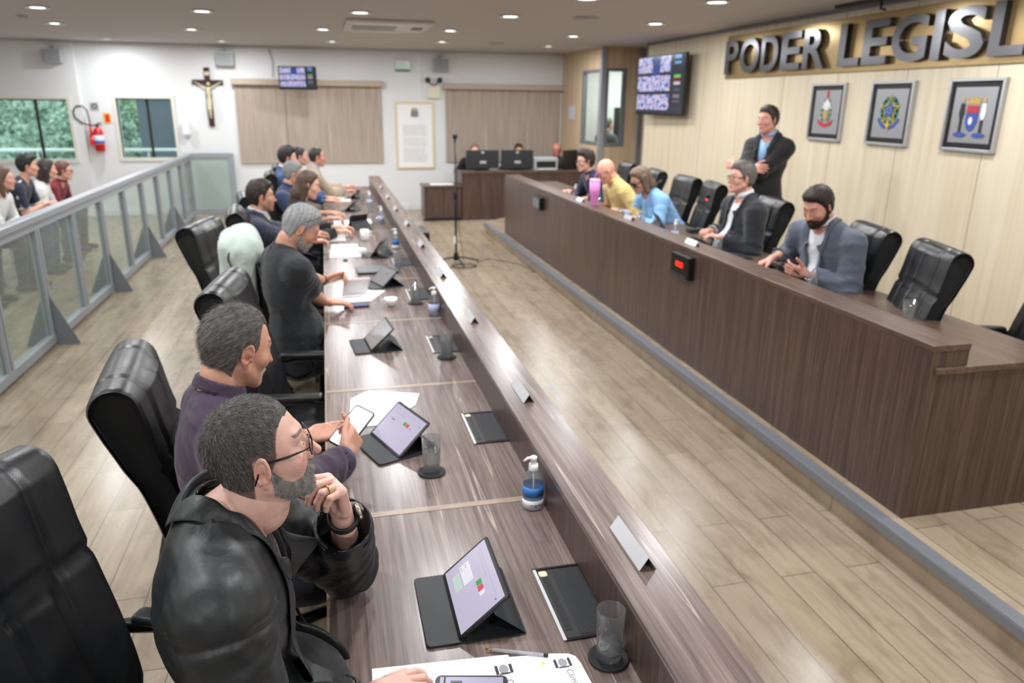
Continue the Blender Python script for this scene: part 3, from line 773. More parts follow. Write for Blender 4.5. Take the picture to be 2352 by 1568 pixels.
# ---------------------------------------------------------------- the room
FWY = 14.5; RWX = 4.9; LX, BY = -6.6, -2.6
struct('floor', MB().box((LX, BY, -.1), (7.2, FWY+.2, 0)), M_FLOOR)
b = MB(); b.prism([(2.385, BY), (7.2, BY), (7.2, 12.2), (4.4, 12.2), (2.9, 12.2), (2.385, 11.7)], .001, .15); struct('trim_1', b, M_FLOOR)
b = MB(); b.box((2.36, BY, .142), (2.425, 11.62, .153)); b.box((2.36, BY, .10), (2.384, 11.62, .142)); struct('trim_2', b, M_ALUD, bevel=.002)
b = MB(); b.box((LX, BY, CEIL), (7.2, FWY+.2, CEIL+.12)); struct('ceiling', b, M_CEIL)
struct('wall_left', MB().box((LX-.1, BY, 0), (LX, FWY, CEIL)), M_WHITE)
struct('wall_back', MB().box((LX, BY-.1, 0), (7.2, BY, CEIL)), M_WHITE)
# far wall with two window openings
def holed(x0, x1, y0, y1, holes, z1=CEIL):
    b = MB(); xs = sorted({x0, x1, *[h[0] for h in holes], *[h[1] for h in holes]})
    for a, c in zip(xs, xs[1:]):
        hs = [h for h in holes if h[0] <= a and h[1] >= c]
        if hs: b.box((a, y0, 0), (c, y1, hs[0][2])); b.box((a, y0, hs[0][3]), (c, y1, z1))
        else: b.box((a, y0, 0), (c, y1, z1))
    return b
struct('wall_far', holed(-3.93, 5.0, FWY, FWY+.15, [(-3.40, -2.53, .98, 1.96)]), M_WHITE)
struct('wall_far_left', holed(LX, -3.93, FWY-.09, FWY+.15, [(-5.35, -4.12, .96, 1.93)]), M_WHITE)
struct('wall_right', MB().box((RWX, BY, 0), (RWX+.1, 11.45, CEIL)), M_MAPLE)
struct('trim_3', MB().box((RWX-.012, 11.45, 0), (RWX+.1, 11.475, CEIL)), M_ALUD)
struct('wall_right_outer', MB().box((7.1, BY, 0), (7.2, FWY+.2, CEIL)), M_WHITE)
struct('baseboard_far', MB().box((-3.93, FWY-.015, 0), (1.5, FWY-.001, .09)), M_WHITE)
b = MB(); b.box((LX, FWY-.11, CEIL-.03), (RWX, FWY-.012, CEIL-.001)); struct('trim_4', b, M_CEIL)
b = MB(); b.box((RWX-.03, BY, CEIL-.035), (RWX-.001, 11.45, CEIL-.001)); struct('trim_5', b, M_ALUD)
# windows: frame, pane, mullion
def window(n, x0, x1, z0, z1, y, mull):
    b = MB(); w = .055
    for lo, hi in (((x0-w, y-.02, z0-w), (x0, y+.1, z1+w)), ((x1, y-.02, z0-w), (x1+w, y+.1, z1+w)), ((x0, y-.02, z0-w), (x1, y+.1, z0)), ((x0, y-.02, z1), (x1, y+.1, z1+w))): b.box(lo, hi)
    fr = struct('window_%d' % n, b, mat('window_frame_white', lin(225, 222, 212), .4), bevel=.003)
    b = MB(); b.box((mull-.02, y+.07, z0), (mull+.02, y+.1, z1)); b.box((x0, y+.07, z1-.02), (x1, y+.1, z1)); b.build('mullion', M_BLK, fr)
    MB().box((x0, y+.085, z0), (x1, y+.09, z1)).build('pane', M_WINPANE, fr)
window(1, -5.35, -4.12, .96, 1.93, FWY-.09, -4.62)
window(2, -3.40, -2.53, .98, 1.96, FWY, -2.93)
# outside: rail, trees, a neighbouring wall
M_LEAF = mat('leaves', (1, 1, 1), .6); t = NT(M_LEAF); t.color(t.ramp(t.noise(t.coords(), 9, 4, .7), [(.3, lin(92, 118, 106)), (.5, lin(140, 165, 148)), (.7, lin(205, 222, 200))]))
M_LEAF2 = mat('leaves_bright', (1, 1, 1), .6); t = NT(M_LEAF2); t.color(t.ramp(t.noise(t.coords(), 9, 4, .7), [(.3, lin(112, 140, 112)), (.5, lin(168, 192, 158)), (.7, lin(222, 236, 205))]))
def tree(x, y, z, r, label, m, seed):
    t_ = thing('tree', label, 'tree', (x, y, -.5), group=None); rs = np.random.RandomState(seed)
    f = lambda P: np.minimum(np.minimum(ell(P, (0, 0, z+.5), (r, r*.8, r*1.1)), ell(P, (r*.5, .1, z+.1), (r*.6, r*.6, r*.7))), ell(P, (-r*.55, 0, z+.1), (r*.6, r*.6, r*.8)))-.12*r*wob(P, 9/r, seed)-.06*r*wob(P, 22/r, seed+1)
    V, Q = sdf_mesh(f, (-r*1.5, -r*1.5, z-r*1.4), (r*1.5, r*1.5, z+r*2.2), .09)
    n = 9000; pk = rs.randint(0, len(V), n); c0 = V[pk]; a = rs.randn(n, 3); a /= np.linalg.norm(a, axis=1)[:, None]; b_ = np.cross(a, rs.randn(n, 3)); b_ /= np.linalg.norm(b_, axis=1)[:, None]
    s_ = .045+.05*rs.rand(n, 1); LV = np.stack([c0-a*s_, c0-b_*s_*.5, c0+a*s_, c0+b_*s_*.5], 1).reshape(-1, 3)+np.repeat(rs.randn(n, 3)*.06, 4, 0)
    V2, Q2 = cat_mesh([(V, Q), (LV, np.arange(4*n).reshape(-1, 4))]); np_mesh('foliage', V2, Q2, m, t_)
    MB().tube([(0, 0, 0), (.05, 0, z-r*.5), (0, 0, z)], [.14, .11, .06], 8).build('trunk', mat('bark', lin(90, 75, 62), .9), t_)
tree(-5.3, 18.4, 1.2, 1.15, 'dense green tree outside the wide window behind the audience', M_LEAF, 1)
tree(-3.9, 20.6, 1.5, .9, 'pale green tree outside, filling the narrow window by the extinguisher', M_LEAF2, 2)
tree(-8.0, 19.5, 1.6, 1.2, 'dark green tree outside at the far edge of the wide window', M_LEAF, 3)
tree(-6.4, 23.6, 2.6, 2.2, 'tall tree crown outside, topmost behind the other trees', M_LEAF, 4)
b = MB(); b.tube([(-9, 15.6, 1.05), (-2.2, 15.6, 1.05)], .03, 8)
for i in range(8): b.tube([(-8.8+i*.93, 15.6, -.4), (-8.8+i*.93, 15.6, 1.05)], .015, 6)
tag(b.build('balcony_rail', M_WHITEP), 'white tubular balcony rail outside the two windows', 'railing')
b = MB(); b.box((-3.45, 16.2, -.5), (-1.8, 16.5, 3.4)); w_ = b.build('neighbour_wall', mat('outside_render', lin(96, 104, 114), .8)); w_['kind'] = 'structure'
b = MB(); b.box((-13, 14.7, -.6), (2, 26, -.5)); g_ = b.build('ground', mat('outside_ground', lin(120, 130, 100), .9)); g_['kind'] = 'structure'

# control booth in the far corner
b = MB()
def boothface(b, x, y0, y1, hy0, hy1, hz0, hz1):
    b.box((x, y0, 0), (x+.05, hy0, CEIL)); b.box((x, hy1, 0), (x+.05, y1, CEIL)); b.box((x, hy0, 0), (x+.05, hy1, hz0)); b.box((x, hy0, hz1), (x+.05, hy1, CEIL))
boothface(b, 4.48, 12.36, FWY, 12.4, 13.24, 1.33, 2.47)
struct('wall_booth_side', b, M_MAPLE2)
b = MB(); b.box((4.54, 12.3, 0), (4.6, 12.35, CEIL)); b.box((4.85, 12.3, 0), (7.1, 12.35, CEIL)); b.box((4.6, 12.3, 0), (4.85, 12.35, 1.33)); b.box((4.6, 12.3, 2.47), (4.85, 12.35, CEIL))
struct('wall_booth_front', b, M_MAPLE2)
struct('trim_6', MB().box((4.46, 12.27, 0), (4.54, 12.36, CEIL)), M_ALU)
struct('trim_7', MB().box((5.13, 12.27, 0), (5.18, 12.3, CEIL)), M_ALU)
b = MB(); w = .04
for lo, hi in (((4.47, 12.36, 1.29), (4.54, 12.41, 2.51)), ((4.47, 13.2, 1.29), (4.54, 13.28, 2.51)), ((4.47, 12.41, 1.29), (4.54, 13.2, 1.34)), ((4.47, 12.41, 2.46), (4.54, 13.2, 2.51))): b.box(lo, hi)
fr = struct('window_3', b, M_ALUD); MB().box((4.5, 12.41, 1.34), (4.504, 13.2, 2.46)).build('pane', M_WINPANE, fr)
b = MB()
for lo, hi in (((4.54, 12.285, 1.28), (4.59, 12.35, 2.52)), ((4.84, 12.285, 1.28), (4.9, 12.35, 2.52)), ((4.59, 12.285, 1.28), (4.84, 12.35, 1.33)), ((4.59, 12.285, 2.47), (4.84, 12.35, 2.52))): b.box(lo, hi)
fr = struct('window_4', b, M_ALUD); MB().box((4.59, 12.32, 1.33), (4.84, 12.324, 2.47)).build('pane', M_WINPANE, fr)
struct('wall_far_booth', MB().box((5.0, FWY, 0), (7.1, FWY+.15, CEIL)), M_WHITE)

# ---------------------------------------------------------------- ceiling fittings
L0 = None
PL = {0: 'round recessed downlight at the far-left corner of the ceiling'}
DL = ['farthest out over the audience side, in the front visible row', 'over the audience side, middle row, above the smoke detector', 'over the audience side, closest to the far wall', 'above the barrier aisle, front visible row', 'above the barrier aisle, middle row', 'above the crucifix, closest to the far wall',
    'beside the ceiling air conditioner, brightest of its row', 'between the aisle and the air conditioner, middle row', 'above the small hanging television', 'front visible row, above the open floor near the air conditioner', 'middle row above the framed document', 'closest to the far wall, before the second blind',
    'nearest the control booth, middle row', 'just in front of the control booth, last row', 'above the large wall television', 'cut by the top edge of the picture, above the gold sign end', 'barely showing at the top edge, over the open floor']
def dl_label(x, y):
    i = LAMP_XY.index((x, y)); return 'glowing round downlight ' + (DL[i] if i < len(DL) else 'in the ceiling out of view, booth ones added for brightness')
for x, y in LAMP_XY:
    if L0 is None:
        L0 = thing('downlight', dl_label(x, y), 'ceiling light', (x, y, CEIL), group='round ceiling downlights')
        MB().lathe([(.088, -.001), (.112, -.002), (.118, -.012), (.108, -.018), (.088, -.008)], seg=28).build('trim_ring', M_WHITEP, L0)
        MB().lathe([(.0, -.006), (.09, -.006)], seg=28).build('diffuser', M_LAMP, L0)
    else: dup(L0, (x, y, CEIL), 0, dl_label(x, y))
# cassette air conditioner
a = thing('air_conditioner', 'white cassette air conditioner set flat in the ceiling', 'air conditioner', (.82, 9.95, CEIL))
MB().box((-.5, -.62, -.04), (.5, .62, -.001)).build('cover', mat('ac_white', lin(205, 200, 195), .4), a, bevel=.012)
b = MB()
for i in range(9): b.box((-.42, -.25+i*.055, -.05), (.1, -.225+i*.055, -.04))
b.build('grille', M_GREYP, a)
for s in (-1, 1): MB().box((-.42, s*.46-.05, -.052), (.2, s*.46+.05, -.04)).build('air_vane', M_WHITEP, a)
MB().box((.3, -.12, -.05), (.42, .1, -.04)).build('indicator_panel', M_DARK, a)
for x, y, r, lb in ((2.84, 8.39, .14, 'round grey ceiling speaker between the downlights above the open floor'), (2.69, 12.25, .12, 'small round grey ceiling speaker near the far wall'), (-3.3, 10.4, .06, 'small round smoke detector beneath a downlight over the audience'),):
    s_ = tag(MB().lathe([(0, -.03), (r*.8, -.03), (r, -.02), (r, -.001)], (x, y, CEIL), 24).build('ceiling_speaker' if r > .1 else 'smoke_detector', M_GREYP), lb, 'speaker' if r > .1 else 'smoke detector')
cm = thing('projector_bracket', 'dark metal bracket under the ceiling above the gold sign', 'bracket', (4.7, 6.35, CEIL))
MB().box((-.03, -.45, -.03), (.03, .3, -.001)).build('rail', M_DARK, cm)
MB().tube([(0, -.3, -.02), (0, -.3, -.09), (.03, -.33, -.1)], .012, 6).build('hook', M_DARK, cm)

# ---------------------------------------------------------------- wall fittings, far wall
def blind(x0, x1, z0, z1, label, seam, cord):
    t_ = thing('roller_blind', label, 'blind', (x0, FWY, z0)); w = x1-x0; h_ = z1-z0
    b = MB(); b.box((.02, -.035, 0), (seam-.004, -.028, h_-.08)); b.box((seam+.004, -.035, 0), (w-.02, -.028, h_-.08)); b.build('shade', M_BLIND, t_)
    MB().box((.02, -.045, -.02), (w-.02, -.02, .0)).build('bottom_rail', M_VALANCE, t_)
    MB().box((-.02, -.13, h_-.1), (w+.02, -.001, h_)).build('valance', M_VALANCE, t_, bevel=.004)
    MB().tube([(cord, -.06, h_-.1), (cord, -.06, h_*.35)], .003, 5).build('cord', M_WHITEP, t_)
blind(-1.5, 1.06, .9, 2.31, 'wide beige woven blind behind the hanging television', .86, 2.5)
blind(2.2, 4.46, .9, 2.29, 'wide beige woven blind behind the staffed desk, beside the booth', 2.2, .1)
t_ = thing('crucifix', 'dark wooden crucifix with a pale figure on the white wall', 'crucifix', (-1.9, FWY, 1.51))
b = MB(); b.box((-.045, -.04, 0), (.045, -.008, .97)); b.box((-.25, -.042, .69), (.25, -.008, .77)); b.build('cross', mat('dark_wood', lin(58, 28, 22), .4), t_, bevel=.004)
def fig(P):
    d = smin(ell(P, (0, -.06, .57), (.04, .026, .09)), ell(P, (0, -.06, .45), (.034, .024, .05)), .03)
    d = smin(d, sph(P, (.01, -.075, .7), .03), .012)
    for s in (1, -1):
        d = smin(d, cone(P, (.03*s, -.06, .635), (.12*s, -.055, .68), .013, .011), .01); d = smin(d, cone(P, (.12*s, -.055, .68), (.215*s, -.055, .735), .011, .009), .008)
        d = smin(d, cone(P, (.018*s, -.06, .43), (.016*s, -.09, .29), .022, .015), .015); d = smin(d, cone(P, (.016*s, -.09, .29), (.004*s, -.06, .14), .016, .01), .01)
    return d
V, Q = sdf_mesh(fig, (-.26, -.13, .08), (.26, -.01, .78), .008); np_mesh('figure', V, Q, mat('ivory', lin(205, 195, 160), .5), t_)
MB().box((-.04, -.05, .84), (.04, -.041, .9)).build('inscription_plate', mat('ivory', lin(205, 195, 160), .5), t_)
# framed document
t_ = thing('framed_document', 'tall framed white document with small crest between the two blinds', 'framed document', (1.64, FWY, .76))
b = MB()
for lo, hi in (((-.36, -.03, 0), (-.32, -.005, 1.2)), ((.32, -.03, 0), (.36, -.005, 1.2)), ((-.32, -.03, 0), (.32, -.005, .04)), ((-.32, -.03, 1.16), (.32, -.005, 1.2))): b.box(lo, hi)
b.build('frame', mat('pale_gold_frame', lin(222, 210, 175), .4), t_, bevel=.004)
M_PAPER = mat('paper_white', lin(243, 243, 243), .6); M_INK = mat('ink_grey', lin(150, 152, 158), .8); M_INKD = mat('ink_dark', lin(58, 58, 64), .8)
MB().box((-.32, -.015, .04), (.32, -.008, 1.16)).build('sheet', M_PAPER, t_)
b = MB(); rs = random.Random(3)
for i in range(26):
    if i in (8, 15): continue
    b.box((-.24+rs.random()*.02, -.0165, .78-i*.026), (.24-rs.random()*.07, -.0152, .785-i*.026))
b.build('text_lines', M_INK, t_)
b = MB(); b.prism([(-.06, .93), (.06, .93), (.075, .97), (.055, 1.07), (0, 1.1), (-.055, 1.07), (-.075, .97)], -.0168, -.0152, 1); b.build('crest', mat('crest_grey', lin(130, 134, 140), .7), t_)
MB().ball((0, -.017, 1.06), (.03, .002, .02), 10).build('crest_crown', mat('crest_gold', lin(222, 190, 110), .5), t_)
# speakers
for x, z, lb in ((-1.575, 2.62, 'pale grey wall speaker above the crucifix'), (2.13, 2.6, 'grey wall speaker above the emergency lamp, near the second blind'), (-4.2, 2.6, 'grey wall speaker over the window behind the audience')):
    t_ = thing('wall_speaker', lb, 'speaker', (x, FWY-(.09 if x < -4 else 0), z)); MB().box((-.14, -.16, -.11), (.14, -.02, .11)).build('cabinet', M_GREYP, t_, bevel=.01)
    MB().box((-.12, -.166, -.09), (.12, -.16, .09)).build('grille', mat('speaker_mesh', lin(150, 154, 158), .7), t_, bevel=.002)
    MB().box((-.02, -.02, .03), (.02, -.001, .17)).build('bracket', M_GREYP, t_)
t_ = thing('exit_sign', 'small box exit lamp with green lower edge on the far wall', 'exit sign', (1.44, FWY, 2.48))
MB().box((-.14, -.06, 0), (.14, -.001, .19)).build('housing', M_WHITEP, t_, bevel=.008); MB().box((-.135, -.065, .02), (.135, -.06, .15)).build('cover', mat('exit_cover', lin(190, 215, 200), .2), t_)
MB().box((-.135, -.066, .0), (.135, -.06, .035)).build('green_strip', mat('exit_green', lin(40, 110, 80), .4), t_)
t_ = thing('emergency_lamp', 'cream emergency light box with two dark round lamps', 'emergency light', (2.0, FWY, 2.02))
MB().box((-.12, -.07, 0), (.12, -.001, .22)).build('housing', mat('cream_plastic', lin(225, 222, 200), .5), t_, bevel=.01)
for s in (-1, 1): MB().lathe([(.0, 0), (.04, 0), (.05, .04), (.03, .09), (0, .09)], (0, 0, 0), 16, frame_m((s*.11, -.13, .32), (1, 0, 0), (0, 0, 1), (0, 1, 0))).build('lamp_head', M_DARK, t_)
MB().tube([(-.11, -.04, .3), (0, -.04, .22), (.11, -.04, .3)], .01, 6).build('bracket', M_DARK, t_)
tag(MB().box((1.73, FWY-.02, 1.0), (1.755, FWY-.001, 2.8)).build('wall_conduit', M_WHITEP), 'thin white cable conduit running down the far wall to the emergency light', 'conduit')
# fire extinguisher and its signs
t_ = thing('fire_extinguisher', 'red fire extinguisher with hose and horn on the far wall', 'fire extinguisher', (-3.72, FWY-.1, 1.1))
M_RED = mat('red_paint', lin(205, 22, 24), .25)
MB().lathe([(0, 0), (.07, 0), (.078, .01), (.078, .3), (.065, .35), (.03, .38), (.022, .4), (0, .4)], seg=24).build('cylinder', M_RED, t_)
MB().lathe([(.0785, .12), (.0795, .12), (.0795, .26), (.0785, .26)], seg=24).build('label', mat('label_white', lin(220, 222, 235), .5), t_)
MB().lathe([(.0798, .13), (.0802, .13), (.0802, .17), (.0798, .17)], seg=24).build('blue_band', mat('label_blue', lin(70, 80, 170), .5), t_)
b = MB(); b.box((-.02, -.02, .4), (.02, .02, .44)); b.tube([(0, 0, .44), (.08, -.02, .47)], .009, 6); b.tube([(0, 0, .42), (.08, -.02, .43)], .008, 6); b.build('valve', M_BLK, t_)
MB().tube([(0, 0, .43), (-.1, 0, .42), (-.22, 0, .46), (-.32, 0, .55), (-.33, 0, .65), (-.27, 0, .73), (-.18, 0, .73), (-.12, 0, .66), (-.1, -.01, .5), (-.1, -.01, .38)], .011, 8).build('hose', M_BLK, t_)
MB().lathe([(.014, .42), (.02, .36), (.045, .1), (.05, .1), (.0, .12)], (-.105, -.01, 0), 16).build('horn', M_RED, t_)
t_ = thing('fire_sign', 'small yellow and red fire sign above the extinguisher', 'sign', (-3.57, FWY, 1.55)); MB().box((-.06, -.008, 0), (.06, -.001, .17)).build('plate', mat('sign_yellow', lin(240, 190, 90), .5), t_)
MB().box((-.03, -.010, .02), (.04, -.008, .15)).build('red_panel', mat('sign_red', lin(214, 50, 30), .5), t_)
t_ = thing('notice_plate', 'small grey square notice above the fire extinguisher hose', 'sign', (-3.74, FWY, 1.76)); MB().box((-.065, -.008, 0), (.065, -.001, .13)).build('plate', M_GREYP, t_)
MB().lathe([(.025, 0), (.045, 0)], seg=16, M=frame_m((0, -.0095, .065), (1, 0, 0), (0, 0, 1), (0, -1, 0))).build('symbol', M_DARK, t_)
t_ = thing('soap_dispenser', 'white wall dispenser between the window and the crucifix', 'dispenser', (-2.33, FWY, 1.33)); MB().box((-.06, -.1, .03), (.06, -.001, .25)).build('housing', M_WHITEP, t_, bevel=.015)
MB().box((-.035, -.09, 0), (.035, -.02, .03)).build('nozzle', M_GREYP, t_)
# glass gate
t_ = thing('glass_gate', 'low grey framed glass gate standing at the far wall', 'gate', (-2.0, 14.38, 0))
b = MB()
for lo, hi in (((-.41, -.025, .0), (-.33, .025, 1.06)), ((.33, -.025, 0), (.41, .025, 1.06)), ((-.33, -.025, .98), (.33, .025, 1.06)), ((-.33, -.025, .0), (.33, .025, .09))): b.box(lo, hi)
b.build('frame', M_ALU, t_, bevel=.003); MB().box((-.33, -.004, .09), (.33, .004, .98)).build('pane', thin_glass('frosted_pane', lin(246, 250, 248), .55), t_)
b = MB(); b.box((-.40, -.035, .85), (-.37, -.025, .95)); b.box((-.40, -.035, .2), (-.37, -.025, .3)); b.build('hinge', M_CHROME, t_)
# sheet of paper on the booth side
tag(MB().box((4.474, 13.68, 1.68), (4.479, 14.02, 1.92)).build('paper_notice', mat('paper_lilac', lin(205, 205, 220), .6)), 'small white paper notice taped to the booth side', 'notice')

# ---------------------------------------------------------------- televisions
def screen_mat(name, seed, ncol, nrow, s=1.1):
    """video wall of small people tiles: bright figures on blue, a dark strip on the side"""
    m = emit(name, (0, 0, 0, 1), s); t = NT(m); v = t.coords((1, 1, 1), 'Generated')
    sp = t.n('ShaderNodeSeparateXYZ'); t.l(v, sp.inputs[0]); X = sp.outputs['X']; Z = sp.outputs['Z']
    fx = t.math('FRACT', t.math('MULTIPLY', X, ncol)); fz = t.math('FRACT', t.math('MULTIPLY', Z, nrow))
    cb = t.n('ShaderNodeCombineXYZ'); t.l(t.math('MULTIPLY', X, 26.), cb.inputs[0]); t.l(t.math('MULTIPLY', Z, 11.), cb.inputs[1]); cb.inputs[2].default_value = seed
    n = t.noise(cb.outputs[0], 1.0, 2, .6)
    c = t.ramp(n, [(.33, lin(30, 50, 110)), (.44, lin(70, 110, 190)), (.5, lin(190, 190, 225)), (.58, lin(225, 205, 225)), (.66, lin(120, 60, 80)), (.72, lin(40, 40, 60))])
    inz = t.math('MULTIPLY', t.math('GREATER_THAN', fz, .18), t.math('LESS_THAN', X, .72))
    hole = t.math('SUBTRACT', 1.0, t.math('MULTIPLY', t.math('MULTIPLY', t.math('GREATER_THAN', X, .33), t.math('LESS_THAN', X, .5)), t.math('GREATER_THAN', Z, .67)))
    c = t.mix(inz, lin(18, 24, 48), c); c = t.mix(hole, lin(30, 60, 130), c)
    st = t.math('MULTIPLY', t.math('GREATER_THAN', X, .8), t.math('LESS_THAN', X, .93)); band = t.math('GREATER_THAN', t.math('FRACT', t.math('MULTIPLY', Z, 9.)), .45)
    sc = t.ramp(Z, [(0., lin(30, 30, 50)), (.2, lin(120, 110, 120)), (.36, lin(60, 70, 90)), (.46, lin(190, 190, 195)), (.54, lin(215, 40, 50)), (.62, lin(60, 200, 70)), (.68, lin(20, 30, 50)), (.85, lin(110, 160, 215))])
    sc_n = sc.node.color_ramp; sc_n.interpolation = 'CONSTANT'
    c = t.mix(t.math('MULTIPLY', st, band), c, sc); t.l(c, t.b.inputs['Emission Color']); return m
def tv(label, loc, rz, w, h_, seed, arm, tilt=0):
    t_ = thing('television', label, 'television', loc, rz)
    Mx = Matrix.Rotation(math.radians(tilt), 4, 'X')
    MB().box((-w/2, -.045, -h_/2), (w/2, .0, h_/2), Mx).build('housing', M_BLACKPLASTIC, t_, bevel=.006)
    MB().box((-w/2+.02, -.0475, -h_/2+.03), (w/2-.02, -.0455, h_/2-.02), Mx).build('screen', screen_mat('tv_screen', seed, 3, 3), t_)
    MB().box((-.1, 0, -.1), (.1, .02, .1)).build('mount_plate', M_DARK, t_); MB().tube(arm, .02, 6).build('mount_arm', M_DARK, t_); return t_
tv('small hanging television in front of the beige blind, screen of faces', (-.38, 13.9, 2.32), math.radians(-10), .63, .37, 3, [(0, .02, 0), (0, .25, .05), (.1, .60, .05)], 4)
tv('large wall television beside the gold sign, screen of faces', (4.76, 10.55, 2.22), math.radians(-88), 1.5, .82, 9, [(0, .02, 0), (0, .2, 0)])
tag(MB().tube([(-.85, 14.46, 2.8), (-.8, 14.46, 2.6), (-.82, 14.46, 2.34)], .006, 5).build('wall_cable', M_BLK), 'thin black cable hanging from the ceiling beside the small television', 'cable')

# ---------------------------------------------------------------- sign and coats of arms, right wall
M_GOLD = mat('gold_mirror_panel', lin(168, 142, 98), .2, .6)
t_ = thing('wall_sign', 'long gold panel with raised steel letters PODER LEGISL above the frames', 'sign', (RWX, 8.97, 2.27))
Ms = frame_m((0, 0, 0), (0, -1, 0), (-1, 0, 0), (0, 0, 1))
MB().box((-.005, .0, 0), (7.2, .02, .49), Ms).build('gold_panel', M_GOLD, t_, bevel=.002)
M_LET = mat('letter_steel', lin(104, 104, 108), .2, .8)
LT = [('P', 8.91, 8.61), ('O', 8.56, 8.15), ('D', 8.1, 7.76), ('E', 7.7, 7.35), ('R', 7.3, 6.94), ('L', 6.73, 6.42), ('E', 6.38, 6.06), ('G', 6.01, 5.6), ('I', 5.54, 5.44), ('S', 5.4, 5.02), ('L', 4.97, 4.66), ('A', 4.6, 4.2), ('T', 4.16, 3.82), ('I', 3.76, 3.66), ('V', 3.6, 3.2), ('O', 3.15, 2.75)]
for ch, ya, yb in LT:
    o = text_mesh('letter', ch, .54, .024, frame_m((0, 0, 0), (0, -1, 0), (0, 0, 1), (-1, 0, 0)), M_LET, t_, bold=.012, align='LEFT')
    co_ = np.array([v.co for v in o.data.vertices]); y0_, y1_, z0_, z1_ = co_[:, 1].max(), co_[:, 1].min(), co_[:, 2].min(), co_[:, 2].max()
    for v in o.data.vertices: v.co = (v.co.x-.05, (ya-8.97)+(v.co.y-y0_)/(y1_-y0_)*(yb-ya), .05+(v.co.z-z0_)/(z1_-z0_)*.38)
def disc_poly(b, pts, z0, z1, F): b.prism([(p[0], p[1]) for p in pts], z0, z1, 2, F)
def art(y, label, build_art):
    t_ = thing('coat_of_arms_frame', label, 'framed emblem', (RWX, y, 1.63))
    F = frame_m((0, 0, 0), (0, -1, 0), (0, 0, 1), (-1, 0, 0)); w, h_ = .265, .545
    b = MB()
    for lo, hi in (((-w, 0, .001), (-w+.022, h_, .035)), ((w-.022, 0, .001), (w, h_, .035)), ((-w+.022, 0, .001), (w-.022, .022, .035)), ((-w+.022, h_-.022, .001), (w-.022, h_, .035))): b.box(lo, hi, F)
    b.build('frame', M_BRUSH, t_, bevel=.002)
    MB().box((-w+.022, .022, .01), (w-.022, h_-.022, .016), F).build('mount', M_BLK, t_)
    MB().box((-w+.065, .065, .016), (w-.065, h_-.065, .019), F).build('plate', mat('silver_plate', lin(165, 165, 169), .35, .5), t_)
    build_art(t_, F, .27)
C_ = {k: mat('enamel_'+k, lin(*v), .35) for k, v in dict(red=(190, 50, 55), green=(45, 110, 80), yellow=(225, 180, 50), blue=(60, 85, 160), white=(225, 225, 228), gold=(190, 160, 90), black=(35, 38, 45)).items()}
def rib(b, c, r0, r1, a0, a1, F, z=(.0195, .022), n=14):
    pts = [(c[0]+r1*math.cos(math.radians(a0+(a1-a0)*k/n)), c[1]+r1*math.sin(math.radians(a0+(a1-a0)*k/n))) for k in range(n+1)]+[(c[0]+r0*math.cos(math.radians(a1-(a1-a0)*k/n)), c[1]+r0*math.sin(math.radians(a1-(a1-a0)*k/n))) for k in range(n+1)]
    for k in range(n): b.prism([pts[k], pts[k+1], pts[2*n-k], pts[2*n+1-k]], z[0], z[1], 2, F)
def star(c, r, ri, F, b, z, n=5, rot=90):
    b.prism([(c[0]+(r if k % 2 == 0 else ri)*math.cos(math.radians(rot+k*180/n)), c[1]+(r if k % 2 == 0 else ri)*math.sin(math.radians(rot+k*180/n))) for k in range(2*n)], z[0], z[1], 2, F)
def oval(b, c, rx, ry, F, z, rot=0, n=18):
    a = math.radians(rot); b.prism([(c[0]+rx*math.cos(t_)*math.cos(a)-ry*math.sin(t_)*math.sin(a), c[1]+rx*math.cos(t_)*math.sin(a)+ry*math.sin(t_)*math.cos(a)) for t_ in [2*math.pi*k/n for k in range(n)]], z[0], z[1], 2, F)
def art1(t_, F, m):
    b = MB(); b.prism([(-.012, .40), (.012, .40), (.02, .46), (0, .48), (-.02, .46)], .0195, .023, 2, F); b.build('red_finial', C_['red'], t_)
    b = MB()
    for s in (-1, 1): b.prism([(0, .40), (s*.05, .36), (s*.075, .3), (s*.03, .33), (s*.02, .25), (0, .22)], .0195, .023, 2, F)
    star((0, .30), .05, .02, F, b, (.0215, .0245)); b.build('white_star_bird', C_['white'], t_)
    b = MB(); oval(b, (0, .25), .035, .05, F, (.0225, .026)); b.build('gold_shield', C_['gold'], t_)
    b = MB()
    for s in (-1, 1):
        for k in range(5): oval(b, (s*(.05+.02*math.sin(k)), .2+k*.045), .022, .012, F, (.0195, .022), 50*s+20*k)
    b.build('green_branches', C_['green'], t_)
    b = MB(); b.prism([(-.12, .2), (-.09, .15), (-.02, .13), (.02, .13), (.09, .15), (.12, .2), (.08, .185), (.02, .165), (-.02, .165), (-.08, .185)], .0225, .026, 2, F); b.build('red_ribbon', C_['red'], t_)
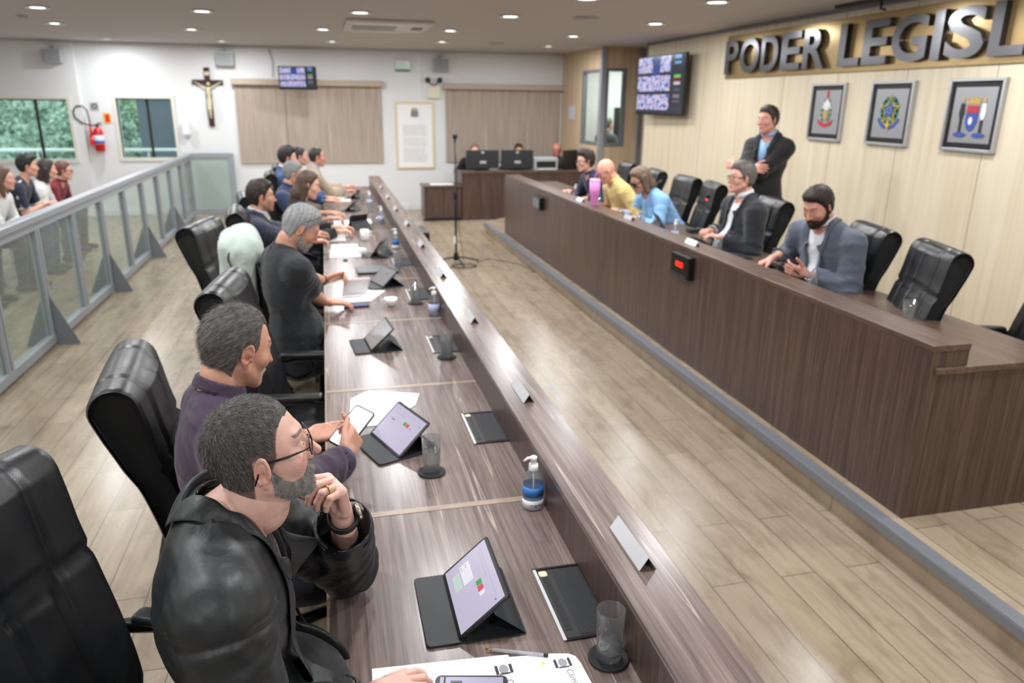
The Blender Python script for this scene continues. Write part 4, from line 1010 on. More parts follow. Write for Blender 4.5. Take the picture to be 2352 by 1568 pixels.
def art2(t_, F, m):
    c = (0, .3); b = MB()
    for s in (-1, 1):
        for k in range(6): a = 90+s*(30+k*25); oval(b, (c[0]+.093*math.cos(math.radians(a)), c[1]+.103*math.sin(math.radians(a))), .034, .02, F, (.0195, .022), a+90)
    b.build('green_branches', C_['green'], t_)
    b = MB(); star(c, .135, .052, F, b, (.0225, .025)); b.build('yellow_star', C_['yellow'], t_)
    b = MB(); star(c, .11, .045, F, b, (.0252, .0265)); b.build('green_star', C_['green'], t_)
    b = MB(); oval(b, c, .05, .05, F, (.0266, .029), n=24); b.build('blue_disc', C_['blue'], t_)
    b = MB()
    for k in range(5): oval(b, (c[0]+.025*math.cos(k*1.256), c[1]+.025*math.sin(k*1.256)), .005, .005, F, (.029, .03), n=6)
    b.build('white_stars', C_['white'], t_)
    b = MB(); rib(b, (0, .29), .125, .155, 205, 335, F); b.build('blue_ribbon', C_['blue'], t_)
    b = MB(); b.box((-.008, .12, .0225), (.008, .22, .026), F); oval(b, (0, .175), .022, .022, F, (.0235, .0275)); b.build('gold_hilt', C_['yellow'], t_)
def art3(t_, F, m):
    b = MB(); b.prism([(-.055, .34), (.055, .34), (.055, .22), (.035, .17), (0, .15), (-.035, .17), (-.055, .22)], .0195, .024, 2, F); b.build('blue_shield', C_['blue'], t_)
    b = MB(); b.box((-.055, .29, .0242), (-.004, .345, .026), F); b.box((.004, .29, .0242), (.055, .345, .026), F); b.build('red_fields', C_['red'], t_)
    b = MB(); oval(b, (-.005, .23), .02, .03, F, (.0242, .0262)); b.build('white_charge', C_['white'], t_)
    b = MB(); b.prism([(-.06, .355), (-.065, .4), (-.04, .385), (-.02, .41), (0, .39), (.02, .41), (.04, .385), (.065, .4), (.06, .355)], .0195, .024, 2, F); b.build('gold_crown', C_['gold'], t_)
    for s, tc in ((-1, 'black'), (1, 'white')):
        b = MB(); b.prism([(s*.085, .36), (s*.12, .36), (s*.128, .28), (s*.115, .24), (s*.09, .24), (s*.078, .28)], .0195, .024, 2, F); b.build('supporter_coat', C_[tc], t_)
        b = MB(); oval(b, (s*.103, .385), .013, .018, F, (.0195, .024)); b.build('supporter_head', C_['gold'], t_)
        b = MB(); b.box((s*.1-.014, .14, .0195), (s*.1-.004, .24, .023), F); b.box((s*.1+.003, .14, .0195), (s*.1+.013, .24, .023), F); b.build('supporter_leg', C_['black'], t_)
    b = MB()
    for s in (-1, 1): oval(b, (s*.09, .125), .06, .018, F, (.0245, .027))
    b.build('blue_ribbon', C_['blue'], t_)
art(6.865, 'framed emblem with a white star and red ribbon, nearest the standing man', art1)
art(5.965, 'framed emblem with a green and yellow star around a blue disc, middle of three', art2)
art(5.05, 'framed emblem with two standing figures beside a blue and red shield', art3)
# ---------------------------------------------------------------- long councillors' desk
Y0, Y1 = -.5, 11.52
SEAM = [.985+1.07*k for k in range(-1, 10)]
t_ = thing('council_desk', 'long wood-grain desk with raised ledge, shared by the seated councillors', 'desk', (0, 0, 0))
mods = [Y0]+[s for s in SEAM if s > Y0+.2]+[Y1]
MB().box((-.065, Y0, .722), (.62, Y1, .75)).build('desktop', M_TOP, t_, bevel=.002)
for s in mods[1:-1]: MB().box((-.063, s-.014, .7495), (.60, s+.014, .7512)).build('seam_band', M_BAND, t_)
MB().box((-.066, Y0, .718), (-.060, Y1, .7505)).build('edge_band', M_BAND, t_)
MB().box((.60, Y0, .75), (.625, Y1, .885)).build('riser', M_FRONT, t_)
b = MB(); b.box((.594, Y0, .8855), (.755, Y1, .903)); b.build('ledge', M_TOP, t_, bevel=.002)
MB().box((.725, Y0, .0), (.75, Y1, .8855)).build('front_panel', M_FRONT, t_)
for s in mods: MB().box((.48, max(s-.012, Y0), .0), (.725, min(s+.012, Y1), .722)).build('support_panel', M_FRONT, t_)
MB().box((.45, Y0, .25), (.47, Y1, .722)).build('modesty_panel', M_FRONT, t_)

# ---------------------------------------------------------------- raised bench on the dais
BY0, BY1 = 2.53, 10.62; BX = 2.47; DZ = .15
t_ = thing('raised_bench', 'long dark wood bench on the low platform with a raised front ledge', 'bench desk', (0, 0, 0))
MB().box((BX, BY0, DZ), (BX+.0295, BY1, .9545)).build('front_panel', M_FRONT, t_)
MB().box((BX+.005, BY0, .955), (BX+.20, BY1, .982)).build('ledge', M_EDGE, t_, bevel=.002)
MB().box((BX+.175, BY0+.026, .881), (BX+.195, BY1, .955)).build('riser', M_FRONT, t_)
MB().box((BX+.03, BY0-.012, .852), (3.24, BY1, .88)).build('worktop', M_EDGE, t_, bevel=.002)
b = MB(); b.box((BX+.03, BY0, DZ), (3.22, BY0+.025, .852)); b.box((BX+.031, BY0+.003, .881), (BX+.197, BY0+.0255, .9545)); b.build('end_panel', M_FRONT, t_)
for k in range(1, 8): MB().box((BX+.03, BY0+k*1.01, DZ), (BX+.25, BY0+k*1.01+.02, .852)).build('support_panel', M_FRONT, t_)

# ---------------------------------------------------------------- staffed desk at the far wall with a low cabinet
t_ = thing('staff_desk', 'dark wood desk with computers, standing before the far beige blind', 'desk', (0, 0, 0))
MB().box((2.24, 12.92, 0), (2.27, 13.7, .82)).build('side_panel', M_FRONT, t_)
MB().box((2.24, 12.9, 0), (4.42, 12.93, .80)).build('front_panel', M_FRONT, t_)
MB().box((2.22, 12.88, .80), (4.42, 13.3, .83)).build('worktop', M_EDGE, t_, bevel=.002)
t_ = thing('low_cabinet', 'low wooden cabinet with double doors beside the staffed desk', 'cabinet', (1.9, 13.1, 0))
MB().box((-.31, -.18, .04), (.33, .28, .57)).build('body', M_FRONT, t_, bevel=.002)
MB().box((-.33, -.21, .57), (.335, .3, .6)).build('top', M_EDGE, t_, bevel=.002)
for k, x in enumerate((-.27, .03)):
    d_ = MB().box((x, -.2, .06), (x+.29, -.18, .55)).build('door', M_FRONT, t_, bevel=.002)
MB().box((-.33, -.19, 0), (.335, -.185, .04)).build('plinth', M_BLK, t_)
tag(MB().box((1.72, 13.0, .601), (2.12, 13.25, .606)).build('paper_sheet', M_PAPER), 'white papers lying on the low cabinet by the far desk', 'paper')

# ---------------------------------------------------------------- glass barrier
RX = -2.28
t_ = thing('glass_barrier', 'long grey aluminium barrier with glass panels between public seats and floor', 'barrier', (0, 0, 0))
ps = [y for y in [14.05-.93*k for k in range(13)]]
MB().box((RX-.05, ps[-1], 1.02), (RX+.05, ps[0]+.02, 1.075)).build('handrail', M_ALU, t_, bevel=.008)
MB().box((RX-.03, ps[-1], .96), (RX+.03, ps[0], 1.02)).build('top_beam', M_ALU, t_, bevel=.003)
MB().box((RX-.03, ps[-1], .03), (RX+.03, ps[0], .10)).build('bottom_beam', M_ALU, t_, bevel=.003)
for i, y in enumerate(ps):
    b = MB(); b.box((RX-.028, y-.045, .1), (RX+.028, y-.012, .96)); b.box((RX-.028, y+.012, .1), (RX+.028, y+.045, .96)); b.box((RX-.02, y-.012, .1), (RX+.02, y+.012, .96)); b.build('post', M_ALU, t_)
    if i < len(ps)-1: MB().box((RX-.004, ps[i+1]+.045, .1), (RX+.004, y-.045, .96)).build('glass_panel', M_PANE, t_)
for i in range(0, 13, 2):
    y = 13.58-.93*i+.465+.01
    if y > 14 or y < 2: continue
    b = MB()
    for s in (1, -1): b.prism([(RX+s*.03, 0.004), (RX+s*.20, .004), (RX+s*.20, .012), (RX+s*.03, .42)], y-.005, y+.005, 1)
    b.build('gusset', M_ALUD, t_)

# ---------------------------------------------------------------- black leather armchair
M_LEATHER = mat('black_leather', lin(26, 28, 31), .36); t = NT(M_LEATHER)
v = t.coords(); bp = t.n('ShaderNodeTexVoronoi'); bp.inputs['Scale'].default_value = 420; t.l(v, bp.inputs['Vector'])
t.b.inputs['Specular IOR Level'].default_value = .6
t.bump(t.math('ADD', bp.outputs['Distance'], t.math('MULTIPLY', t.noise(v, 9, 3, .5), 6.)), .10, .002)
t.l(t.ramp(t.noise(v, 14, 3), [(.3, (.3,)*3), (.7, (.44,)*3)]), t.b.inputs['Roughness'])
M_MESHB = mat('black_side_fabric', lin(15, 15, 16), .8)
def chair_back():
    """closed cushion: side profile swept across the width, seams pressed into the front"""
    # centre line (x back, z up) and half thickness; rounded rolled top
    cl = [(-.02, .46, .045), (-.035, .52, .054), (-.05, .62, .056), (-.075, .74, .052), (-.11, .86, .05), (-.148, .97, .056), (-.172, 1.05, .066), (-.19, 1.11, .07)]
    cx, cz, ct = (np.array(q) for q in zip(*cl)); tt = np.linspace(0, 1, 44); s0 = np.linspace(0, 1, len(cl))
    X, Z, T = np.interp(tt, s0, cx), np.interp(tt, s0, cz), np.interp(tt, s0, ct)
    for _ in range(3):
        for A in (X, Z, T): A[1:-1] = (A[:-2]+2*A[1:-1]+A[2:])/4
    dx, dz = np.gradient(X), np.gradient(Z); L = np.hypot(dx, dz); nx, nz = dz/L, -dx/L   # front normal (towards +x)
    front = [(X[i]+nx[i]*T[i], Z[i]+nz[i]*T[i], nx[i], nz[i], tt[i]) for i in range(len(tt))]
    cap = []
    for k in range(1, 12):
        a = math.pi*k/12; ux, uz = dx[-1]/L[-1], dz[-1]/L[-1]
        vx, vz = nx[-1]*math.cos(a)+ux*math.sin(a), nz[-1]*math.cos(a)+uz*math.sin(a)
        cap.append((X[-1]+vx*T[-1], Z[-1]+vz*T[-1], vx, vz, 1+k/12*.35))
    back = []
    for i in range(len(tt)-1, -1, -1):
        th = T[i] if tt[i] > .68 else T[i]*(.86+.14*max(0, (tt[i]-.6)/.08))
        back.append((X[i]-nx[i]*th, Z[i]-nz[i]*th, -nx[i], -nz[i], 2+(1-tt[i])))
    return front+cap+back
PROF = chair_back(); NFR = 44
def make_chair():
    t_ = thing('office_armchair', 'x', 'chair', (0, 0, 0), 0, 'black leather council armchairs')
    ys = np.linspace(-1, 1, 49); V = []
    for (x, z, nx, nz, u) in PROF:
        w = .265-.02*max(0, (z-.9))-.03*max(0, min(1, (.56-z)/.08))
        for y in ys:
            Yw = y*w; o = 0
            g = lambda d_, s_: math.exp(-(d_/s_)**2)
            if u <= 1.4:
                if u <= 1: 
                    if abs(y) > .0: o += .010*(1-y*y)
                    o -= .016*g(z-.915-.02*(1-y*y), .009)                               # under the head cushion
                    if z > .915: o += .012*(1-min(abs(y)/.55, 1)**4)
                    o -= .010*g(abs(y)-.56, .028)*(1 if z > .93 else 1)
                    if z < .9:
                        zz = (z-.60)/.13
                        yy = abs(y)/.44
                        if zz > 0: o -= .011*g(abs(y)-.44, .03)
                        else: o -= .011*g(math.hypot(yy, zz*1.0)-1, .07)
                        if (zz > 0 and yy < 1) or math.hypot(yy, zz) < 1: o += .010
                else: o -= .008*g(abs(y)-.56, .028)
                o += (1-y*y)*.004
            if abs(y) > .97: o -= .006
            V.append((x+nx*o, Yw, z+nz*o))
    n = len(PROF); m = len(ys); Q = []
    for i in range(n-1):
        for j in range(m-1): Q.append((i*m+j, (i+1)*m+j, (i+1)*m+j+1, i*m+j+1))
    for j in range(m-1): Q.append(((n-1)*m+j, j, j+1, (n-1)*m+j+1))
    np_mesh('backrest', np.array(V), np.array(Q), M_LEATHER, t_)
    for s in (0, m-1):   # flat side with a raised piping
        b = MB(); ring = [V[i*m+s] for i in range(n)]; sg = -1 if s == 0 else 1
        inner = []; c = [(PROF[i][0], PROF[i][1]) for i in range(n)]
        b.prism([(r[0], r[2]) for r in ring], ring[0][1]-sg*.002, ring[0][1]-sg*.012, 1)
        b.build('side_panel', M_MESHB, t_)
        MB().tube([(r[0], ring[0][1]-sg*.001, r[2]) for r in ring], .0045, 6, True).build('piping', M_LEATHER, t_)
    # lower back shell, seat, arms, base
    def shell(P):
        d = rbx(P, (-.105, 0, .66), (.02, .225, .16), .018, axes(0, -14)); return smin(d, rbx(P, (-.05, 0, .47), (.10, .06, .015), .01), .02)
    V2, Q2 = sdf_mesh(shell, (-.3, -.27, .4), (.1, .27, .9), .012); np_mesh('back_shell', V2, Q2, M_BLACKPLASTIC, t_)
    def seat(P):
        d = rbx(P, (.23, 0, .455), (.25, .255, .05), .045); q = P-np.array((.23, 0, .5), F32)
        d = d-.012*np.exp(-((q[:, 0]/.2)**2+(q[:, 1]/.2)**2)); ay = np.abs(P[:, 1])
        r_ = np.hypot((P[:, 0]-.18)/.17, P[:, 1]/.15); d = d+.007*np.exp(-((r_-1)/.05)**2)*(P[:, 2] > .46)+.006*np.exp(-((ay-.205)/.008)**2)
        return d
    V2, Q2 = sdf_mesh(seat, (-.05, -.28, .38), (.5, .28, .54), .010); np_mesh('seat', V2, Q2, M_LEATHER, t_)
    for s in (1, -1):
        b = MB(); pth = [(-.09, .28*s, .62), (-.04, .29*s, .675), (.06, .30*s, .69), (.20, .30*s, .685), (.29, .30*s, .665), (.34, .30*s, .62), (.33, .295*s, .55), (.27, .28*s, .47), (.22, .26*s, .43)]
        b.tube(pth, [.017, .02, .021, .021, .02, .018, .016, .015, .014], 10); b.build('armrest', M_BLACKPLASTIC, t_)
        V2, Q2 = sdf_mesh(lambda P: rbx(P, (.12, .30*s, .703), (.14, .028, .014), .013), (-.1, .30*s-.06, .66), (.34, .30*s+.06, .74), .008); np_mesh('arm_pad', V2, Q2, M_LEATHER, t_)
    MB().lathe([(.03, .08), (.03, .2), (.022, .2), (.022, .42)], (.22, 0, 0), 14).build('gas_column', M_BLACKPLASTIC, t_)
    MB().box((.12, -.12, .385), (.32, .12, .41)).build('mechanism', M_DARK, t_)
    b = MB()
    for k in range(5):
        a = k*2*math.pi/5+.3; c, s_ = math.cos(a), math.sin(a); b.tube([(.22, 0, .11), (.22+c*.15, s_*.15, .10), (.22+c*.30, s_*.30, .075)], [.028, .022, .014], 8)
    b.build('star_base', M_BLACKPLASTIC, t_)
    for k in range(5):
        a = k*2*math.pi/5+.3; c, s_ = math.cos(a), math.sin(a); p = Vector((.22+c*.30, s_*.30, .03))
        b = MB(); F = frame_m(p, (c, s_, 0), (0, 0, 1), (-s_, c, 0)); b.lathe([(.0, -.022), (.028, -.022), (.029, -.004), (.01, 0), (.029, .004), (.028, .022), (0, .022)], (0, 0, 0), 14, F); b.tube([p, p+Vector((0, 0, .045))], .008, 6); b.build('caster', M_BLK, t_)
    return t_
chair0 = make_chair(); _used = [False]
def chair(x, y, deg, z, label, sc=1.0):
    if not _used[0]: _used[0] = True; c = chair0; c.location = (x, y, z); c.rotation_euler = (0, 0, math.radians(deg)); c['label'] = label
    else: c = dup(chair0, (x, y, z), math.radians(deg), label)
    c.scale = (sc, sc, sc); return c
CH = [(-.655, 1.50, -26, 0, 'armchair at the front edge of the picture, behind the man in leather'),
 (-.46, 2.42, 6, 0, 'armchair behind the man in the purple shirt'),
 (-.30, 3.52, -6, 0, 'empty armchair pulled up between the purple shirt and the black t-shirt'),
 (-.33, 4.62, 5, 0, 'armchair with a pale green jacket hung over its back'),
 (-.66, 5.30, -12, 0, 'empty armchair turned out towards the aisle, behind the jacket chair'),
 (-.50, 6.0, 5, 0, 'armchair behind the dark-haired man in a navy suit'),
 (-.52, 7.0, 8, 0, 'armchair of the long-haired woman in a dark top'),
 (-.44, 8.0, 6, 0, 'armchair behind the grey-haired man in a navy shirt'),
 (-.44, 9.12, 5, 0, 'armchair behind the man in the bright blue suit'),
 (-.42, 10.2, 5, 0, 'armchair of the man in the beige jacket at the far desk end'),
 (3.58, 9.2, 175, DZ, 'armchair behind the young man in navy with glasses'),
 (3.52, 8.2, 172, DZ, 'armchair behind the bald man in yellow'),
 (3.50, 7.35, 178, DZ, 'armchair beyond the woman in light blue, nearly hidden by her'),
 (3.48, 6.75, 168, DZ, 'empty armchair between the light blue woman and the dark suit'),
 (3.32, 5.45, 172, DZ, 'armchair behind the man in a dark suit with glasses'),
 (3.16, 4.08, 166, DZ, 'armchair beside the bearded man in the grey blazer'),
 (3.05, 3.42, 162, DZ, 'empty armchair nearest the open end of the raised bench'),
 (3.45, 2.93, 160, DZ, 'armchair cut off by the picture edge, past the empty chair')]
for c_ in CH: chair(*c_, sc=.93 if c_[3] else 1.0)

# jacket over the chair back
def jk(P):
    q = (P-np.array((-.33-.2, 4.62, 1.13), F32))@axes(5).astype(F32)
    d = cone(q*np.array([1, 1, 1], F32), (0.02, -.19, .01), (0.02, .19, .01), .098)
    back = rbx(q, (-.075, .0, -.2), (.03, .24, .26), .03); fr = rbx(q, (.10, .02, -.12), (.022, .2, .12), .02)
    sl = cone(q, (.03, -.25, .0), (.02, -.30, -.42), .055, .05)
    d = smin(smin(d, back, .05), smin(fr, sl, .03), .05)
    d = d-.013*np.abs(np.sin(q[:, 1]*26+2*np.sin(q[:, 2]*7)+q[:, 0]*9))*np.clip(-q[:, 2]*5, .25, 1)-.006*wob(P, 36., 3)
    inner = rbx(q, (.012, 0, -.25), (.068, .235, .30), .06)
    return d
V, Q = sdf_mesh(jk, (-1.0, 4.1, .6), (-.1, 5.1, 1.32), .008)
o_ = np_mesh('draped_jacket', V, Q, cloth('pale_green_fabric', lin(186, 200, 190), .8, folds=.6)); tag(o_, 'pale green jacket draped over the back of a black armchair', 'jacket')

# plain rows of public chairs behind the barrier
def pub_chair(x, y, label):
    t_ = thing('public_chair', label, 'chair', (x, y, 0), 0, 'public seats behind the barrier')
    MB().rbox((-.22, -.23, .42), (.24, .23, .47), .05).build('seat', M_BLK, t_, bevel=.01)
    MB().rbox((-.27, -.22, .5), (-.23, .22, .85), .05, ax=0).build('backrest', M_BLK, t_, bevel=.01)
    for sx_ in (-.2, .2):
        for sy_ in (-.2, .2): MB().tube([(sx_, sy_, .42), (sx_*1.1, sy_*1.1, 0)], .013, 8).build('leg', M_CHROME, t_)
    return t_
for k, (x, y, l_) in enumerate([(-3.72, 8.0, 'black chair of the seated person cut by the picture edge'), (-3.68, 8.75, 'black chair of the woman in white nearest the picture edge'), (-3.66, 9.55, 'black chair of the young man in a ringer t-shirt'), (-3.72, 10.35, 'black chair of the dark-haired woman in white'), (-3.8, 11.1, 'black chair of the person in the dark red sweater')]):
    pub_chair(x, y, l_)

# microphone stand on the open floor
t_ = thing('microphone_stand', 'tall black microphone stand with tripod foot on the open floor', 'microphone stand', (1.54, 9.35, 0))
MB().tube([(0, 0, .05), (0, 0, .85), (0, 0, .86), (0, 0, 1.5)], [.014, .014, .009, .009], 10).build('pole', M_BLK, t_)
b = MB()
for a in (5, 182, 280): c, s_ = math.cos(math.radians(a)), math.sin(math.radians(a)); b.tube([(0, 0, .07), (c*.12, s_*.12, .06), (c*.30, s_*.30, .015)], [.013, .011, .01], 8)
b.lathe([(.03, .03), (.035, .05), (.03, .12), (.015, .14)]); b.build('tripod_foot', M_BLK, t_)
MB().lathe([(.016, .8), (.022, .82), (.022, .9), (.012, .92)], seg=12).build('clutch', M_BLK, t_)
b = MB(); b.tube([(0, 0, 1.49), (.0, -.01, 1.53)], [.011, .014], 8); b.ball((0, -.015, 1.56), (.033, .033, .036)); b.build('microphone', M_BLK, t_)
MB().tube([(0, 0, 1.44), (.02, 0, 1.2), (.018, 0, .9), (.05, .05, .4), (.12, .1, .01)], .004, 5).build('cable', M_BLK, t_)
MB().box((-.035, -.03, .25), (-.008, -.02, .34)).build('cable_tag', M_WHITEP, t_)
b = MB(); b.tube([(.05+.16*math.cos(a*.5), -.28+.11*math.sin(a*.5), .012+.002*(a % 3)) for a in range(40)], .006, 5)
tag(b.build('coiled_cable', M_BLK), 'black cable coiled on the floor by the microphone stand', 'cable').location = (1.54, 9.35, 0)
tag(MB().tube([(1.8, 9.3, .006), (2.0, 9.5, .006), (2.2, 9.25, .006), (2.34, 9.0, .006), (2.37, 8.6, .006)], .005, 5).build('floor_cable', mat('grey_cable', lin(90, 88, 84), .6)), 'thin cable running across the floor to the raised bench', 'cable')

# ---------------------------------------------------------------- timers and small displays on the bench fronts
t_ = thing('digital_timer', 'black timer with red digits fixed to the raised bench front', 'timer', (BX, 4.86, .85))
MB().box((-.05, -.14, -.08), (-.001, .14, .085)).build('housing', M_BLACKPLASTIC, t_, bevel=.006)
MB().box((-.056, -.12, -.072), (-.05, .12, -.055)).build('lower_strip', M_DARK, t_)
text_mesh('digits', '00:00', .052, .001, frame_m((-.053, .0, .012), (0, -1, 0), (0, 0, 1), (-1, 0, 0)), emit('red_digits', lin(255, 40, 20), 2.2), t_, bold=.0015)
t_ = thing('digital_timer', 'black timer with dull grey face at the far end of the raised bench front', 'timer', (BX, 8.72, .82))
MB().box((-.06, -.15, -.07), (-.001, .15, .075)).build('housing', M_BLACKPLASTIC, t_, bevel=.006)
MB().box((-.063, -.13, -.05), (-.06, .13, .055)).build('face', M_ALUD, t_)
t_ = thing('digital_timer', 'black timer on the outer face of the councillors desk ledge', 'timer', (.751, 6.45, .85))
MB().box((.0, -.2, -.09), (.055, .2, .06)).build('housing', M_BLACKPLASTIC, t_, bevel=.006)
MB().box((.055, -.18, -.05), (.058, .18, .05)).build('face', M_DARK, t_)
# ---------------------------------------------------------------- things on the desks
def see_through(name, tint, ior, share, milk=.06):
    """clear stuff: part refracts, part lets light straight through, the rim reflects"""
    m = bpy.data.materials.new(name); m.use_nodes = True; T = m.node_tree; T.nodes.remove(T.nodes['Principled BSDF']); o = T.nodes['Material Output']
    a = T.nodes.new('ShaderNodeBsdfTransparent'); a.inputs[0].default_value = tint; g = T.nodes.new('ShaderNodeBsdfGlass'); g.inputs['Color'].default_value = tint; g.inputs['Roughness'].default_value = 0; g.inputs['IOR'].default_value = ior
    gl = T.nodes.new('ShaderNodeBsdfGlossy'); gl.inputs['Roughness'].default_value = .03; m1 = T.nodes.new('ShaderNodeMixShader'); m1.inputs[0].default_value = share
    l0 = T.nodes.new('ShaderNodeLayerWeight'); l0.inputs[0].default_value = .3; lw = T.nodes.new('ShaderNodeMath'); lw.operation = 'MULTIPLY'; lw.inputs[1].default_value = .5; T.links.new(l0.outputs['Facing'], lw.inputs[0]); m2 = T.nodes.new('ShaderNodeMixShader')
    df = T.nodes.new('ShaderNodeBsdfDiffuse'); df.inputs[0].default_value = (.9, .92, .95, 1); m0 = T.nodes.new('ShaderNodeMixShader'); m0.inputs[0].default_value = milk; T.links.new(a.outputs[0], m0.inputs[1]); T.links.new(df.outputs[0], m0.inputs[2]); T.links.new(m0.outputs[0], m1.inputs[1]); T.links.new(g.outputs[0], m1.inputs[2]); T.links.new(lw.outputs[0], m2.inputs[0]); T.links.new(m1.outputs[0], m2.inputs[1]); T.links.new(gl.outputs[0], m2.inputs[2]); T.links.new(m2.outputs[0], o.inputs[0]); return m  # white diffuse share stands in for bright reflections in glass and water
M_CLEAR = see_through('clear_glass', lin(250, 252, 252), 1.45, .12, .05)
M_WATER = see_through('water', lin(246, 250, 252), 1.33, .25, .05)
M_FOLIO = mat('folio_cover', lin(34, 38, 42), .55); M_PORC = mat('white_porcelain', lin(238, 238, 236), .15)
M_SCREEN = emit('tablet_screen', lin(208, 200, 226), .82); M_SCREEN2 = emit('tablet_screen_grey', lin(190, 188, 190), .6)
E_ = {k: emit('ui_'+k, lin(*v), .9) for k, v in dict(green=(40, 160, 70), red=(225, 60, 75), grey=(150, 148, 170), pale=(200, 222, 210), blue=(60, 120, 210), white=(240, 238, 250), dark=(70, 70, 90)).items()}
Z = .7515
M_PLATE = mat('satin_steel', lin(214, 215, 218), .38, .35)
G0 = None
def glass(x, y, z, level, label, coaster=True):
    """thick walled tumbler; water inside; round coaster below is a thing of its own"""
    dz = .006 if coaster else 0
    t_ = thing('water_glass', label, 'glass', (x, y, z+dz), group='clear water tumblers')
    MB().lathe([(.0, .0), (.027, .0), (.0285, .003), (.032, .126), (.0305, .126), (.0270, .014), (0, .012)], seg=40).build('tumbler', M_CLEAR, t_)
    if level: MB().lathe([(0, .0125), (.0268, .0145), (.0268+(.0035*level/.11), level), (0, level)], seg=40).build('water', M_WATER, t_)
    if coaster:
        b = MB(); b.lathe([(0, .0), (.045, .0), (.047, .002), (.047, .004), (.044, .0055), (.041, .0045), (0, .0045)], seg=40)
        tag(b.build('coaster', mat('black_rubber', lin(22, 22, 24), .7)), 'round black coaster under the ' + label.split(' tumbler')[0] + ' tumbler ' + label.split('tumbler ')[-1].split(',')[0], 'coaster', 'round black coasters').location = (x, y, z)
    return t_
glass(.555, 1.31, Z, .035, 'nearly empty tumbler at the front edge of the desk')
glass(.285, 2.29, Z, .07, 'half-full tumbler beside the tablet showing green and red buttons')
glass(.52, 3.48, Z, .105, 'full tumbler by the desk socket, beyond the tilted tablet')
glass(.49, 4.55, Z, .09, 'full tumbler beside the clear sanitiser bottle and white cup')
glass(.485, 5.65, Z, .06, 'smaller-looking tumbler next to the closed laptop', False)
glass(.455, 6.55, Z, .03, 'tumbler beside the blue-label sanitiser and grey tablet stand', False)
glass(.44, 7.7, Z, .04, 'tumbler further along the desk beside the black tablet', False)
glass(.45, 8.6, Z, .04, 'tumbler among the cluster near the far councillors', False)
glass(.40, 9.5, Z, .06, 'farthest tumbler on the councillors desk', False)

M_BOT = see_through('clear_bottle', lin(248, 251, 253), 1.3, .1, .08); M_GEL = see_through('gel', lin(228, 240, 252), 1.3, .15, .12)
M_LBLUE = mat('label_sky_blue', lin(60, 130, 205), .4); M_LWHITE = mat('label_paper', lin(228, 232, 238), .5); M_LLILAC = mat('label_lilac', lin(195, 200, 235), .5)
def bottle(x, y, z, label, style, rz=0, s=1.0):
    t_ = thing('sanitiser_bottle', label, 'bottle', (x, y, z), rz, 'pump sanitiser bottles'); t_.scale = (s, s, s)
    MB().lathe([(0, .0), (.029, .0), (.0325, .004), (.0325, .088), (.030, .105), (.020, .121), (.012, .126), (.012, .132), (0, .132)], seg=32).build('bottle', M_BOT, t_)
    MB().lathe([(0, .002), (.0305, .004), (.0305, .055), (0, .055)], seg=32).build('gel', M_GEL, t_)
    MB().lathe([(.0145, .126), (.015, .127), (.0145, .146), (.009, .148), (.009, .156)], seg=20).build('collar', M_WHITEP, t_)
    b = MB(); b.lathe([(0, .156), (.0095, .156), (.011, .170), (.006, .173), (0, .173)], seg=16); b.tube([(0, 0, .167), (-.020, 0, .169), (-.034, 0, .162)], [.0055, .0045, .003], 8); b.build('pump_head', M_WHITEP, t_)
    MB().tube([(0, 0, .13), (.002, 0, .06), (.006, 0, .012)], .002, 6).build('dip_tube', M_WHITEP, t_)
    if style == 'blue':
        MB().lathe([(.0329, .045), (.0331, .045), (.0331, .078), (.0329, .078)], seg=32).build('blue_label', M_LBLUE, t_)
        MB().lathe([(.0329, .003), (.0332, .003), (.0332, .034), (.0329, .034)], seg=32).build('white_label', M_LWHITE, t_)
        b = MB()
        for r_, w_, zz in ((0, .8, .020), (0, .3, .0145)):
            for k in range(14):
                if k in (4, 9): continue
                a = math.radians(-100)+(k-7)*.075*w_/.8*1.0
                if w_ < .5 and not 3 < k < 11: continue
                c, s_ = math.cos(a), math.sin(a); b.box((-.0008, -.0009, -.0011), (.0008, .0009, .0011), frame_m((c*.0333, s_*.0333, zz), (-s_, c, 0), (c, s_, 0), (0, 0, 1)))
        b.build('label_text', M_INKD, t_)
    else: MB().lathe([(.0329, .022), (.0332, .022), (.0332, .075), (.0329, .075)], seg=32).build('paper_label', M_LLILAC, t_)
    return t_
bottle(.562, 2.0, Z, 'pump bottle with bright blue label on the near desk corner by the seam', 'blue', .2)
bottle(.565, 4.25, Z, 'clear pump bottle with a pale lilac label, beside the full tumbler', 'lilac', .5)
bottle(.535, 6.42, Z, 'pump bottle with a blue label in the middle of the councillors desk', 'blue', .3)
bottle(.52, 7.9, Z, 'pump bottle far along the desk, before the black tablet', 'lilac')
bottle(.48, 9.3, Z, 'pump bottle nearest the far end of the councillors desk', 'lilac')
bottle(2.80, 5.75, .882, 'small white pump bottle beside the black monitor on the raised bench', 'lilac', 3, .95)
bottle(2.86, 8.6, .882, 'pump bottle at the far end of the raised bench, by the pink tumbler', 'lilac', 3, .95)

